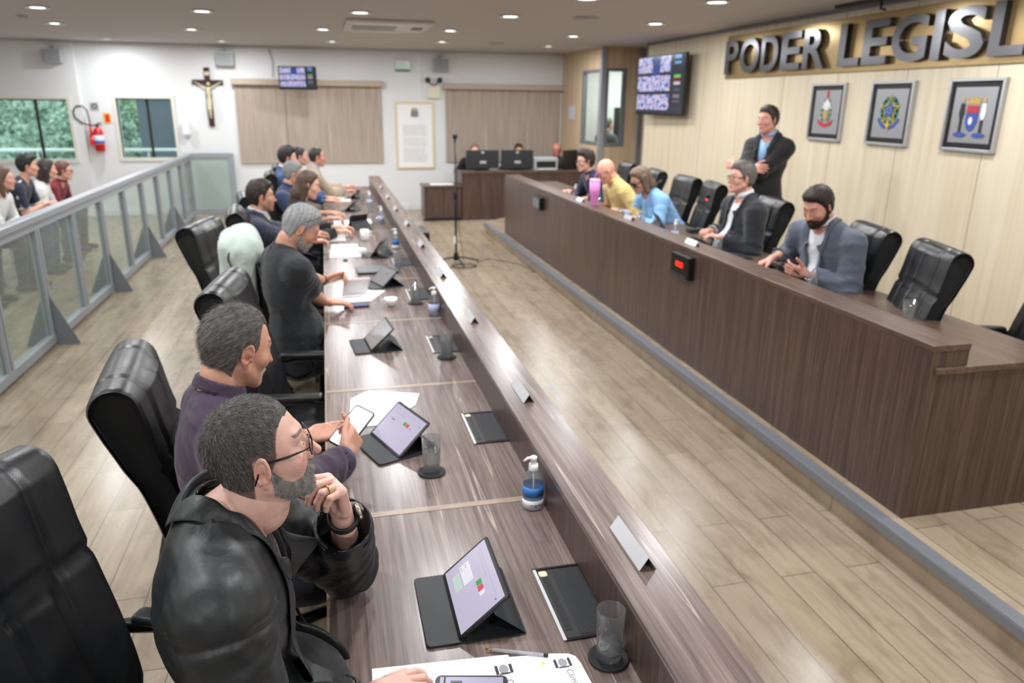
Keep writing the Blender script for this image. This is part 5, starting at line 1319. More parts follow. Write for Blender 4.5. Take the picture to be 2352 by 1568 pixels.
def tablet(x, y, z, rz, label, style, w=.165, L=.245, tilt=52, scr=None, folio=True, group='tablets in black folio stands'):
    """lower edge on the desk along local y; the screen faces local -x and leans back to +x"""
    t_ = thing('tablet', label, 'tablet', (x, y, z), rz, group)
    a = math.radians(tilt); ux = Vector((math.cos(a), 0, math.sin(a))); n_ = Vector((-math.sin(a), 0, math.cos(a)))
    F = frame_m((0, 0, .008), (0, -1, 0), ux, n_)
    MB().rbox((-L/2, 0, -.007), (L/2, w, 0), .010, F).build('tablet_case', M_BLACKPLASTIC, t_, bevel=.002)
    sc = MB().box((-L/2+.010, .010, .0002), (L/2-.010, w-.010, .0008), F).build('screen', scr or M_SCREEN, t_)
    def r_(n, m, *rs_):
        b = MB()
        for (a0, b0, a1, b1) in rs_: b.box((-L/2+.01+a0*(L-.02), .01+b0*(w-.02), .0009), (-L/2+.01+a1*(L-.02), .01+b1*(w-.02), .0012), F)
        b.build(n, m, sc)
    if style == 'vote':
        r_('green_button', E_['green'], (.52, .62, .60, .72)); r_('red_button', E_['red'], (.61, .62, .69, .72)); r_('dot', E_['blue'], (.91, .80, .935, .835))
        r_('text_lines', E_['grey'], (.08, .90, .9, .905), (.1, .8, .5, .806), (.1, .62, .3, .63), (.1, .5, .35, .504), (.1, .42, .35, .424), (.1, .36, .3, .364), (.1, .3, .36, .304), (.1, .2, .3, .204), (.74, .62, .78, .66))
        r_('dark_heading', E_['dark'], (.16, .58, .26, .605)); r_('red_mark', E_['red'], (.1, .6, .125, .62), (.1, .12, .15, .135))
    elif style == 'list':
        r_('green_button', E_['green'], (.50, .56, .58, .68)); r_('red_button', E_['red'], (.59, .56, .67, .68)); r_('dot', E_['blue'], (.93, .8, .955, .84))
        r_('pale_panel', E_['pale'], (.16, .12, .42, .28)); r_('white_panel', E_['white'], (.1, .32, .42, .55)); r_('white_panel', E_['white'], (.68, .56, .74, .68))
        r_('text_lines', E_['grey'], (.1, .86, .9, .864), (.1, .8, .6, .804), (.14, .47, .4, .474), (.14, .4, .38, .404), (.2, .2, .4, .204), (.2, .23, .4, .234), (.2, .26, .38, .264), (.3, .7, .42, .705))
        r_('status_marks', E_['red'], (.12, .45, .15, .475), (.12, .34, .15, .365)); r_('status_marks', E_['green'], (.16, .45, .19, .475), (.16, .34, .19, .365))
    elif style == 'plain': r_('blue_button', E_['blue'], (.38, .3, .48, .36)); r_('text_lines', E_['grey'], (.3, .6, .34, .66), (.2, .45, .6, .455))
    elif style == 'back': pass
    if folio:
        MB().rbox((-.075, -L/2-.004, 0), (.012, L/2+.004, .006), .012).build('front_flap', M_FOLIO, t_, bevel=.002)
        top = ux*w*.62; ft = Vector((w*.62*math.cos(a)+.085, 0, .004)); b = MB()
        for s0, s1 in ((-L/2, L/2),):
            p0 = Vector((top.x+.012, 0, top.z)); b.add([(p0.x, s0, p0.z), (p0.x, s1, p0.z), (ft.x, s1*1.02, ft.z), (ft.x, s0*1.02, ft.z), (p0.x+.004, s0, p0.z-.002), (p0.x+.004, s1, p0.z-.002), (ft.x+.004, s1*1.02, ft.z-.003), (ft.x+.004, s0*1.02, ft.z-.003)],
                [(0, 1, 2, 3), (7, 6, 5, 4), (0, 4, 5, 1), (1, 5, 6, 2), (2, 6, 7, 3), (3, 7, 4, 0)])
        b.build('rear_flap', M_FOLIO, t_)
        MB().rbox((.0, -L/2-.004, 0), (ft.x+.004, L/2+.004, .0035), .012).build('folio_base', M_FOLIO, t_, bevel=.001)
    return t_
tablet(.232, 1.565, Z, math.radians(0), 'nearest tablet, tilted on a black stand, screen with a pale green list', 'list', w=.158, L=.262, tilt=41)
tablet(.14, 2.52, Z, math.radians(20.6), 'tablet with green and red buttons before the purple-shirted man', 'vote', w=.165, L=.25, tilt=40)
tablet(.145, 3.735, Z, math.radians(5.7), 'tablet with a grey screen and one small blue button', 'plain', w=.165, L=.235, tilt=42, scr=M_SCREEN2)
tablet(.28, 5.085, Z, math.radians(19), 'tablet beside the papers of the man in the black t-shirt', 'vote', w=.155, L=.23, tilt=42, scr=M_SCREEN2)
tablet(.33, 6.15, Z, math.radians(-20), 'dark tablet stand between the mug and the tumbler', 'back', w=.15, L=.2, tilt=55, scr=M_DARK)
tablet(.25, 7.55, Z, math.radians(-60), 'black tablet standing steeply, before the dark-haired man in navy', 'back', w=.15, L=.2, tilt=68, scr=M_DARK)
tablet(.2, 8.9, Z, math.radians(-20), 'small dark tablet stand in front of the long-haired woman', 'back', w=.14, L=.2, tilt=45, scr=M_DARK)
tablet(.3, 10.1, Z, math.radians(-20), 'farthest dark tablet stand on the councillors desk', 'back', w=.14, L=.2, tilt=45, scr=M_DARK)
G2 = 'dark tablets standing on the raised bench'
tablet(2.90, 4.12, .882, math.radians(180), 'black tablet seen from behind, before the bearded man in grey', 'back', w=.17, L=.26, tilt=38, scr=M_DARK, group=G2)
tablet(2.90, 5.35, .882, math.radians(175), 'black tablet seen from behind, before the man in the dark suit', 'back', w=.15, L=.25, tilt=35, scr=M_DARK, group=G2)
tablet(2.85, 6.05, .882, math.radians(168), 'upright black tablet seen from behind, at the empty place', 'back', w=.19, L=.25, tilt=60, scr=M_DARK, group=G2)
tablet(2.85, 6.95, .882, math.radians(190), 'black tablet lying low before the woman in light blue', 'back', w=.15, L=.25, tilt=30, scr=M_DARK, group=G2)
tablet(2.9, 8.35, .882, math.radians(175), 'black tablet seen from behind, before the young man in navy', 'back', w=.17, L=.3, tilt=35, scr=M_DARK, group=G2)

# sockets let into the desk
def socket_box(x, y, label):
    t_ = thing('desk_socket', label, 'socket box', (x, y, .751), 0, 'flap socket boxes let into the desk')
    b = MB(); b.box((-.068, -.145, 0), (.068, -.137, .004)); b.box((-.068, .137, 0), (.068, .145, .004)); b.box((.060, -.137, 0), (.068, .137, .004)); b.build('frame', M_BLACKPLASTIC, t_, bevel=.001)
    MB().box((-.068, -.145, 0), (-.060, .137, .005)).build('metal_edge', M_PLATE, t_)
    b = MB(); b.box((-.06, -.137, 0), (.06, .137, .0015))
    for k in range(15): b.box((-.02+k*.0052, -.13, .0015), (-.0175+k*.0052, .13, .0035))
    b.build('flap', M_DARK, t_)
    MB().box((-.050, -.11, .0015), (-.034, .10, .0022)).build('brush_slot', M_BLK, t_)
    MB().rbox((-.056, .105, .0016), (-.034, .128, .0045), .006).build('pale_tab', mat('tab_cream', lin(225, 215, 185), .4), t_)
for x, y, l_ in ((.54, 1.53, 'black desk socket box beside the nearest tablet'), (.535, 2.62, 'black desk socket box beyond the blue-label bottle'), (.53, 3.7, 'black desk socket box behind the full tumbler'), (.53, 4.78, 'black desk socket box near the lilac-label bottle'), (.53, 5.85, 'black desk socket box beside the closed laptop')): socket_box(x, y, l_)

# folded steel name plate holders on the ledge
def plate_holder(x, y, L, label, m=M_PLATE):
    b = MB(); 
    for s, m_ in ((-1, 0), (1, 0)):
        b.add([(s*.022, -L/2, 0), (s*.022, L/2, 0), (0, L/2, .034), (0, -L/2, .034), (s*.020, -L/2, 0), (s*.020, L/2, 0), (0, L/2, .031), (0, -L/2, .031)], [(0, 1, 2, 3), (7, 6, 5, 4), (0, 4, 5, 1), (1, 5, 6, 2), (2, 6, 7, 3), (3, 7, 4, 0)])
    o = b.build('name_plate_holder', m); o.location = (x, y, .904); return tag(o, label, 'name plate', 'folded steel name plates on the ledge')
for x, y, l_ in ((.68, 1.50, 'folded steel name plate on the ledge beside the nearest socket box'), (.67, 2.56, 'folded steel name plate beyond the near ledge joint'), (.67, 3.62, 'folded steel name plate on the ledge by the grey-screen tablet'), (.67, 4.66, 'folded steel name plate on the ledge by the lilac-label bottle'), (.67, 5.7, 'folded steel name plate on the ledge by the closed laptop'), (.67, 6.75, 'folded steel name plate on the ledge past the ledge timer'),
    (.66, 7.75, 'folded steel name plate on the ledge by the steep black tablet'), (.66, 8.75, 'folded steel name plate on the ledge near the long-haired woman'), (.66, 9.8, 'farthest folded steel name plate on the ledge')): plate_holder(x, y, .195, l_)
for x, y, l_, m in ((BX+.1, 4.98, 'white folded name card before the dark-suited man, above the red timer', M_PAPER), (BX+.1, 7.55, 'white folded name card by the pink tumbler', M_PAPER), (BX+.12, 6.25, 'grey folded name card before the light blue woman', M_GREYP)):
    o = plate_holder(x, y, .17, l_, m); o.location.z = .983; o['group'] = 'folded name cards on the raised bench'; o['category'] = 'name card'

# papers, phone, pen in the foreground
def quad_sheet(name, pts, z, th, m, label, cat, group=None):
    b = MB(); b.prism(pts, z, z+th, 2); return tag(b.build(name, m), label, cat, group)
quad_sheet('paper_sheet', [(.03, 1.395), (.335, 1.372), (.345, 1.10), (.02, 1.10)], .7512, .0012, M_PAPER, 'white printed sheets under the phone at the desk front', 'paper')
quad_sheet('paper_sheet', [(.335, 1.362), (.43, 1.352), (.47, 1.343), (.483, 1.332), (.488, 1.31), (.50, 1.1), (.345, 1.1)], .7525, .0012, M_PAPER, 'white sheet with rounded corner and crest beside the phone', 'paper')
def crest(x, y, s, par):
    b = MB()
    oval(b, (x, y), .010*s, .013*s, None, (.7540, .7543)); b.build('crest', M_INK, par)
    b = MB()
    for k in (-1, 1): b.box((x+k*.016*s-.003, y-.014, .7540), (x+k*.016*s+.003, y+.012, .7544))
    b.box((x-.012, y-.016, .7544), (x+.012, y-.013, .7547)); b.build('crest_supporter', M_INKD, par)
pp_ = [o for o in COL.objects if o.name.startswith('paper_sheet') and o.location.length == 0]
crest(.315, 1.328, 1., pp_[-2]); crest(.448, 1.318, 1., pp_[-1])
text_mesh('letterhead', 'Câmara', .021, .0002, frame_m((.458, 1.262, .7541), (.1, -1, 0), (1, .1, 0), (0, 0, 1)), M_INK, pp_[-1])
text_mesh('letterhead', 'Câmara', .021, .0002, frame_m((.322, 1.262, .7541), (.1, -1, 0), (1, .1, 0), (0, 0, 1)), M_INK, pp_[-2])
tag(MB().lathe([(0, .7538), (.004, .7538), (.004, .7542), (0, .7542)], (.405, 1.325, 0), 12).build('highlighter_mark', mat('highlighter', lin(215, 225, 40), .6)), 'small yellow-green dot of ink on the front sheet', 'mark')
t_ = thing('smartphone', 'black smartphone with lit screen lying on the front papers', 'phone', (.232, 1.278, .7535), math.radians(77))
MB().rbox((-.04, -.078, 0), (.04, .078, .008), .012).build('phone_case', M_BLACKPLASTIC, t_, bevel=.002)
sc_ = MB().box((-.033, -.068, .0081), (.033, .068, .0086)).build('screen', emit('phone_screen', lin(205, 195, 225), .8), t_)
b = MB()
for k in range(9): b.box((-.026, .05-k*.006, .0087), (-.002, .052-k*.006, .0089))
b.build('text_lines', E_['dark'], sc_); MB().box((.0, .02, .0087), (.022, .045, .0089)).build('photo_block', E_['dark'], sc_); MB().box((-.033, .056, .0087), (.033, .060, .0089)).build('status_bar', M_DARK, sc_)
t_ = thing('ballpoint_pen', 'clear ballpoint pen lying between the nearest tablet and the papers', 'pen', (.36, 1.367, .7575), math.radians(-21))
MB().tube([(-.063, 0, 0), (.062, 0, 0)], .004, 8).build('barrel', see_through('pen_barrel', lin(235, 235, 245), 1.3, .1, .45), t_); MB().tube([(-.06, 0, 0), (.0, 0, 0)], .0018, 6).build('ink_tube', M_DARK, t_)
MB().tube([(-.078, 0, 0), (-.064, 0, 0)], [.0008, .0038], 8).build('tip', mat('brass_tip', lin(190, 150, 90), .25, 1.), t_); MB().tube([(.056, 0, 0), (.066, 0, 0)], .0042, 8).build('end_plug', M_DARK, t_)
# further along
quad_sheet('paper_sheet', [(.04, 3.02), (.12, 3.10), (.33, 3.02), (.30, 2.90), (.16, 2.72), (.02, 2.72)], .7512, .002, M_PAPER, 'white papers beneath the second tablet, before the purple-shirted man', 'paper')
quad_sheet('paper_sheet', [(-.02, 4.78), (.03, 5.0), (.33, 4.92), (.22, 4.66), (.0, 4.64)], .7512, .002, M_PAPER, 'flat white papers under the black t-shirted man\'s hand', 'paper')
V = []; n = 10                                                    # lifted page, curling upright
for i in range(n+1):
    a = i/n
    for j in (0, 1): V.append((.045+.16*j+.02*a, 4.80+.03*j-.02*a-.05*math.sin(a*1.6), .757+.125*a))
Q = [(2*i, 2*i+1, 2*i+3, 2*i+2) for i in range(n)]
o_ = np_mesh('lifted_page', np.array(V), np.array(Q), M_PAPER); md = o_.modifiers.new('thickness', 'SOLIDIFY'); md.thickness = .0012; tag(o_, 'white page lifted upright by the man in the black t-shirt', 'paper')
tag(MB().rbox((-.075, -.038, 0), (.075, .038, .009), .008).build('smartphone', [M_BLACKPLASTIC]), 'smartphone with bluish screen below the flat white papers', 'phone')
ph = COL.objects[-1] if False else [o for o in bpy.data.objects if o.name.startswith('smartphone')][-1]; ph.location = (.125, 4.55, .752); ph.rotation_euler = (0, 0, .05)
MB().box((-.07, -.033, .0091), (.07, .033, .0096)).build('screen', emit('phone_screen_blue', lin(110, 120, 190), .5), ph)
def cup(x, y, label, rz=0):
    t_ = thing('coffee_cup', label, 'cup', (x, y, Z), rz, 'white porcelain cups')
    MB().lathe([(0, .0), (.018, .0), (.02, .003), (.034, .022), (.041, .05), (.039, .05), (.032, .024), (.0, .008)], seg=28).build('bowl', M_PORC, t_)
    MB().tube([(-.036, 0, .043), (-.055, 0, .042), (-.06, 0, .03), (-.05, 0, .018), (-.033, 0, .02)], .0045, 8).build('handle', M_PORC, t_); return t_
cup(.335, 4.52, 'white coffee cup with its handle towards the phone'); cup(.235, 6.2, 'white coffee cup beyond the blank sheets, handle hidden', 2)
t_ = thing('mug', 'white mug with small leaf pattern beside the dark tablet stand', 'mug', (.30, 6.9, Z), math.radians(30))
MB().lathe([(0, .0), (.038, .0), (.041, .004), (.041, .095), (.038, .095), (.037, .008), (0, .008)], seg=28).build('body', M_PORC, t_); MB().tube([(.04, 0, .075), (.065, 0, .07), (.068, 0, .04), (.04, 0, .025)], .006, 8).build('handle', M_PORC, t_)
b = MB()
for a, z_, m_ in ((-120, .06, 0), (-80, .045, 1), (-95, .07, 1), (-140, .035, 1)):
    c, s_ = math.cos(math.radians(a)), math.sin(math.radians(a)); b.cur = m_; b.prism([(-.008, 0), (0, .006), (.009, 0), (0, -.006)], .0, .0006, 2, frame_m((c*.0412, s_*.0412, z_), (-s_, c, 0), (0, 0, 1), (c, s_, 0)))
b.build('leaf_pattern', [mat('leaf_green', lin(120, 150, 70), .5), mat('leaf_brown', lin(190, 130, 60), .5)], t_)
quad_sheet('paper_sheet', [(-.02, 6.12), (.0, 6.7), (.22, 6.68), (.235, 6.12)], .7512, .003, M_PAPER, 'blank white sheets beyond the grey-haired man\'s head', 'paper')
quad_sheet('paper_sheet', [(.02, 9.7), (.02, 10.2), (.28, 10.15), (.27, 9.75)], .7512, .003, M_PAPER, 'white sheets in front of the man in the beige jacket', 'paper')
for x, y, w_, l_ in ((.12, 7.95, .16, 'white paper bundle beside the steep black tablet, on its near side'), (.36, 8.0, .12, 'white paper bundle right of the steep black tablet'), (.03, 7.0, .2, 'white sheets under the hand of the navy-suited man')):
    quad_sheet('paper_bundle', [(x-w_/2, y-.13), (x+w_/2, y-.13), (x+w_/2, y+.13), (x-w_/2, y+.13)], .7512, .008, M_PAPER, l_, 'paper')
t_ = thing('laptop', 'closed dark grey laptop lying on the desk by the tumbler', 'laptop', (.32, 5.55, Z), .03); MB().rbox((-.15, -.11, 0), (.15, .11, .01), .012).build('base', M_DARK, t_, bevel=.002); MB().rbox((-.15, -.11, .0105), (.15, .11, .018), .012).build('lid', mat('laptop_grey', lin(92, 94, 100), .4, .5), t_, bevel=.002)
for x, y, l_ in ((.10, 5.98, 'small dark object on the desk beside the blank sheets'), (.33, 6.02, 'small dark remote next to the white cup')): tag(MB().box((x-.02, y-.012, .7512), (x+.02, y+.012, .762)).build('remote_control', M_DARK, bevel=.003), l_, 'remote')
# things on the raised bench
t_ = thing('insulated_tumbler', 'tall pink insulated tumbler with a pink straw before the yellow shirt', 'tumbler', (2.585, 7.17, .983))
M_PINK = mat('pink_coating', lin(232, 140, 205), .4); MB().lathe([(0, 0), (.034, 0), (.036, .005), (.038, .09), (.05, .115), (.053, .24), (.0, .24)], seg=28).build('body', M_PINK, t_)
MB().lathe([(.0535, .24), (.0545, .245), (.052, .262), (0, .264)], seg=28).build('lid', mat('pink_clear', lin(240, 190, 215), .2), t_); MB().tube([(0, 0, .26), (.0, -.005, .30), (.03, -.05, .37)], .0055, 8).build('straw', mat('hot_pink', lin(240, 110, 190), .3), t_)
def mic(x, y, z, tip, label, lit):
    t_ = thing('gooseneck_microphone', label, 'microphone', (x, y, z), 0, 'gooseneck microphones on the raised bench'); tx, ty, tz = tip
    MB().rbox((-.06, -.05, 0), (.06, .05, .035), .015).build('base', M_DARK, t_, bevel=.004)
    p = [Vector((0, 0, .03)), Vector((tx*.12, ty*.1, tz*.3)), Vector((tx*.45, ty*.45, tz*.66)), Vector((tx*.9, ty*.9, tz*.93))]
    MB().tube(p, .0045, 7).build('gooseneck', M_DARK, t_); d = (Vector(tip)-p[-1]).normalized(); e = p[-1]
    MB().tube([e, e+d*.012, e+d*.03], [.009, .011, .011], 10).build('light_ring', emit('mic_ring_red', lin(255, 60, 50), 3.) if lit else M_DARK, t_)
    MB().tube([e+d*.03, e+d*.045, e+d*.08, e+d*.09], [.013, .016, .016, .008], 12).build('foam_head', M_BLK, t_); return t_
mic(3.13, 6.05, .882, (-.12, -.42, .36), 'gooseneck microphone with a glowing red ring, leaning towards the dark suit', True)
mic(2.98, 4.58, .882, (.28, -.10, .40), 'dark gooseneck microphone with dull head between suit and beard', False)
mic(3.0, 7.3, .882, (.3, -.05, .30), 'thin gooseneck microphone between the yellow shirt and the blue blouse', False)
for x, y, l_ in ((2.88, 3.15, 'empty tumbler alone on the near end of the raised bench'), (2.78, 3.83, 'tumbler before the bearded man hands'), (2.80, 5.02, 'tumbler by the white name card on the raised bench'), (2.80, 6.45, 'tumbler by the grey name card on the raised bench'), (2.78, 7.6, 'tumbler beside the pink insulated cup')):
    o = glass(x, y, .882, 0, l_, False); o['group'] = 'clear tumblers on the raised bench'
tag(MB().box((2.86, 4.85, .882), (3.0, 5.1, .894)).build('tray', M_DARK, bevel=.003), 'small dark pad on the raised bench under the suited man\'s hands', 'pad')
# computers on the staffed desk
for k, (x, l_) in enumerate(((2.64, 'black monitor seen from behind, first from the microphone stand'), (3.26, 'black monitor seen from behind, in front of the dark-haired clerk'))):
    t_ = thing('monitor', l_, 'monitor', (x, 13.1, .83), 0, 'monitors on the staffed desk')
    MB().box((-.29, -.02, .03), (.29, .02, .345)).build('housing', M_DARK, t_, bevel=.008); MB().box((-.05, .02, 0), (.05, .05, .2)).build('neck', M_BLK, t_); MB().box((-.12, -.08, 0), (.12, .1, .012)).build('foot', M_BLK, t_)
    MB().box((-.05, -.024, .12), (.06, -.02, .165)).build('rating_label', M_GREYP, t_); MB().box((-.025, -.024, .29), (.025, -.02, .325)).build('badge', M_GREYP, t_)
t_ = thing('monitor', 'black monitor turned sideways before the man in grey', 'monitor', (4.25, 13.15, .83), math.radians(35), 'monitors on the staffed desk')
MB().box((-.2, -.02, .0), (.2, .02, .34)).build('housing', M_BLK, t_, bevel=.006); MB().box((-.05, .02, 0), (.05, .05, .2)).build('neck', M_BLK, t_)
t_ = thing('printer', 'pale office printer with dark front beside the second monitor', 'printer', (3.76, 13.12, .83))
MB().box((-.21, -.15, .0), (.21, .15, .22)).build('body', M_GREYP, t_, bevel=.01); MB().box((-.18, -.156, .05), (.17, -.15, .16)).build('front', M_BLK, t_); MB().box((-.15, -.2, .02), (.15, -.156, .03)).build('paper_tray', M_WHITEP, t_)
tag(MB().tube([(3.98, 13.2, .83), (3.98, 13.2, 1.13)], [.01, .004], 6).build('antenna', M_BLK), 'small black antenna standing behind the printer', 'antenna')
# ---------------------------------------------------------------- the people
def suit(name, c, fold=.3): return cloth(name, lin(*c), .8, 1200, .2, .2, fold)
M_JLEATHER = mat('black_jacket_leather', lin(25, 29, 32), .48); t = NT(M_JLEATHER); v = t.coords()
t.b.inputs['Specular IOR Level'].default_value = .55
bp1 = t.n('ShaderNodeBump'); bp1.inputs['Strength'].default_value = .55; bp1.inputs['Distance'].default_value = .005; t.l(t.noise(t.coords((1, 1, .6)), 15, 3, .5, 1.0), bp1.inputs['Height'])
bp2 = t.n('ShaderNodeBump'); bp2.inputs['Strength'].default_value = .15; bp2.inputs['Distance'].default_value = .001; t.l(t.noise(v, 260, 3, .6), bp2.inputs['Height']); t.l(bp1.outputs['Normal'], bp2.inputs['Normal']); t.l(bp2.outputs['Normal'], t.b.inputs['Normal'])
M_TEE = cloth('black_cotton', lin(33, 37, 42), .9); M_TEE2 = cloth('black_tee_cotton', lin(22, 22, 25), .9)
M_PURPLE = cloth('purple_cotton', lin(60, 44, 66), .85, folds=.5); M_WSHIRT = cloth('white_shirt_cotton', lin(228, 230, 236), .8); M_LBSHIRT = cloth('light_blue_shirt', lin(150, 185, 230), .8)
M_NAVY = suit('navy_suiting', (34, 38, 62)); M_BRIGHTNAVY = suit('blue_suiting', (42, 74, 118)); M_NAVYP = suit('navy_jersey', (38, 52, 88)); M_BEIGE = suit('beige_suiting', (172, 156, 132))
M_GREYBL = suit('grey_blazer_wool', (86, 94, 110)); M_DARKSUIT = suit('dark_suiting', (26, 29, 38)); M_BLACKJ = suit('black_jacket_cloth', (20, 20, 22))
M_YELLOW = cloth('yellow_cotton', lin(222, 200, 128)); M_LBLOUSE = cloth('light_blue_jersey', lin(142, 192, 240)); M_NAVYK = cloth('navy_knit', lin(30, 44, 74)); M_GREYJ = cloth('grey_wool', lin(98, 98, 92))
M_WKNIT = cloth('white_knit', lin(230, 230, 228)); M_REDK = cloth('dark_red_knit', lin(118, 26, 34)); M_RNAVY = cloth('navy_tee', lin(40, 42, 62))
M_BGOLD = mat('gold', lin(225, 180, 80), .2, 1.0)

# 1 --- the man in the leather jacket
hands = dict(
  l=dict(e=(-.01, 1.685, .835), w=(-.012, 1.487, 1.084), X=(-.12, -.30, .95), Z=(.85, .45, .25), f=[(62, 60, 18), (70, 62, 22), (78, 62, 25), (84, 60, 25)], t=(30, 30, 20), sp=1.1, res=.6),
  r=dict(e=(-.19, 1.10, .88), w=(.005, 1.25, .80), X=(1, .42, -.10), Z=(.1, .1, 1), f=[(8, 25, 20), (14, 32, 20), (22, 36, 20), (30, 40, 25)], t=(30, 8, 15), res=.6))
pr, J = person('man with glasses and grey beard in a black leather jacket, chin on his hand', ((-.155, 1.37, 1.314), 10, 9, 0, dict(neck=.066, s=.95, nose=1.3, fat=.008, N=(-.232, 1.365, 1.195))),
  dict(col=(56, 52, 50), grey=.16, gcol=(150, 148, 146), thick=.004, top=.002, side=-.02, front=.072, recede=.012, nape=-.082, beard=.0022, bcol=(84, 76, 72), bgrey=.62, len=.0075, lift=.10, tuft=.001, whorl=(-.075, .0, .085)),
  dict(kind='jacket', mat=M_JLEATHER, V=.42, vw=.085, gap=.06, lapel=0, colh=.004, colr=.08, fold=.0035, sleeve=(.058, .053, .045, .042), e=.022, seam=True, hole=.074, cut=1.88),
  body_yaw=4, arms=hands, h=.0042, hh=.0022, skin=(222, 180, 166), strands=48000, belly=.07, wide=.012, hip=(-.245, 1.33, .57),
  glasses=dict(t=.0015, size=(.026, .017), z=-.002), under=dict(kind='tee', mat=M_TEE2, cut=.62, name='t_shirt', hole=.066))
lapels(J, M_JLEATHER, V=.42, top=.062, bot=.05, w=.07, colr=.069, colh=.034)
put = J['put']; A = J['A'][1]; W = A[1]; d_ = unit(W-A[0]); e1 = unit(np.cross(d_, (0, 0, 1.))); e2 = np.cross(d_, e1)
def ring(c, r, k0=0, k1=32, n=32): return [tuple(c+r*(math.cos(2*math.pi*k/n)*e1+math.sin(2*math.pi*k/n)*e2)) for k in range(k0, k1)]
wc = W+d_*.004
put(MB().tube(ring(wc, .031), .0042, 8, True).build('watch_strap', M_BLK))
M4 = frame_m(wc+.033*unit(np.array((1, .25, .1))-d_*(d_@np.array((1, .25, .1)))), *(lambda n_: (np.cross(d_, n_), d_, n_))(unit(np.array((1, .25, .1))-d_*(d_@np.array((1, .25, .1))))))
put(MB().lathe([(0, -.002), (.019, -.002), (.0195, .004), (.016, .007), (0, .0075)], seg=28, M=M4).build('watch_case', mat('watch_steel', lin(225, 222, 205), .12, 1.)))
put(MB().tube(ring(wc-d_*.016, .030), .0045, 8, True).build('bracelet', M_BLK)); put(MB().tube(ring(wc-d_*.016, .0315, 22, 26), .0055, 8).build('bracelet_clasp', M_BGOLD))
Hd = A[2]; X = unit(Hd['X']); Zb = np.asarray(Hd['Z'], float); Zb = unit(Zb-X*(Zb@X)); Yh = np.cross(Zb, X)*Hd['side']
th = math.radians(78); az = math.radians((1.2-2)*4.5*1.1); k_ = np.array([.086, -.0098, 0]); dv = np.array([math.cos(th)*math.cos(az), math.cos(th)*math.sin(az), -math.sin(th)]); pc = k_+dv*.022
Rw = np.stack([X, Yh, Zb], 1); pw = np.array(Hd['o'])+Rw@pc; dw = Rw@dv; r1 = unit(np.cross(dw, Rw[:, 0]+.3*Rw[:, 2])); r2 = np.cross(dw, r1)
put(MB().tube([tuple(pw+.0098*(math.cos(a)*r1+math.sin(a)*r2)) for a in [2*math.pi*k/28 for k in range(28)]], .0017, 8, True).build('wedding_ring', M_BGOLD))
N, Rt = J['N'], J['Rt']
put(MB().lathe([(0, 0), (.008, 0), (.009, .002), (.005, .004), (0, .003)], seg=16, M=frame_m(N+Rt@np.array((.16, -.075, -.38)), Rt[:, 1], Rt[:, 2], Rt[:, 0])).build('jacket_button', M_BLACKPLASTIC))

# 2 --- purple shirt
pr, J = person('man with slicked-back hair in a dark purple shirt, looking down at his phone', ((-.275, 2.14, 1.285), 30, -16, 0, dict(neck=.062, fat=.006)),
  dict(col=(66, 60, 58), grey=.25, gcol=(140, 136, 132), shut=1, thick=.008, top=.002, side=-.018, front=.072, recede=.03, nape=-.09, len=.022, lift=.12, back=True, tuft=.0022),
  dict(kind='shirt', mat=M_PURPLE, fold=.0045, cut=1.9, sleeve=(.058, .052, .048, .042)), body_yaw=16, h=.0055, hh=.0035, skin=(200, 150, 128), strands=16000, wide=.01,
  arms=dict(r=dict(w=(.0, 2.26, .845), X=(.35, .75, .35), Z=(.8, -.3, .3), f=[(40, 55, 30)]*4, t=(25, 5, 15)), l=dict(w=(-.13, 2.46, .85), X=(.95, -.15, .1), Z=(-.1, .3, -1), f=[(25, 45, 30)]*4, t=(45, -20, 10))))
put = J['put']; E, W = J['A'][-1][0], J['A'][-1][1]; d_ = unit(W-E)
b = MB(); pth = [W-d_*.05, W-d_*.03, W-d_*.003]; b.tube([tuple(p) for p in pth], [.044, .046, .047], 20); put(b.build('turned_cuff', cloth('blue_cuff', lin(34, 58, 110))))
t_ = thing('smartphone', 'large smartphone with a white lit screen held by the purple-shirted man', 'phone', (.03, 2.42, .885))
ax_ = unit((.62, .62, .48)); nz_ = np.array((-.3, -.75, .6)); nz_ = unit(nz_-ax_*(nz_@ax_)); F = frame_m((0, 0, 0), ax_, np.cross(nz_, ax_), nz_)
MB().rbox((-.085, -.04, -.004), (.085, .04, .004), .010, F).build('phone_case', M_BLACKPLASTIC, t_, bevel=.001); MB().rbox((-.08, -.036, .0041), (.08, .036, .0046), .008, F).build('screen', emit('bright_screen', (1, 1, 1, 1), 1.3), t_)

# 3 --- black t-shirt
pr, J = person('grey-haired bearded man in a black t-shirt reading papers, glasses pushed up', ((-.15, 4.18, 1.30), 2, -32, 0, dict(neck=.060, fat=.006)),
  dict(col=(120, 122, 122), grey=.5, gcol=(190, 192, 192), shut=1, thick=.012, top=.006, side=-.02, front=.066, nape=-.085, beard=.0018, bcol=(130, 118, 110), bgrey=.4, len=.014, lift=.2, tuft=.0012),
  dict(kind='tee', mat=M_TEE, cut=.78, sleeve=(.054, .066, .05, .05), fold=.004), body_yaw=22, h=.006, hh=.0035, skin=(208, 155, 130), strands=12000, belly=.03,
  arms=dict(r=dict(w=(-.05, 4.46, .80), X=(1, .15, -.12), Z=(.1, 0, 1), f=[(15, 30, 20)]*4, hint=(-.6, -.6, -.8)), l=dict(w=(-.03, 4.80, .85), X=(.9, .0, .25), Z=(0, .7, .7), f=[(45, 50, 30)]*4, t=(25, 10, 10), hint=(-.2, .8, -.8))))
put = J['put']; hc, Rh = J['hc'], J['Rh']; M4 = frame_m(hc, Rh[:, 0], Rh[:, 1], Rh[:, 2])
b = MB(); 
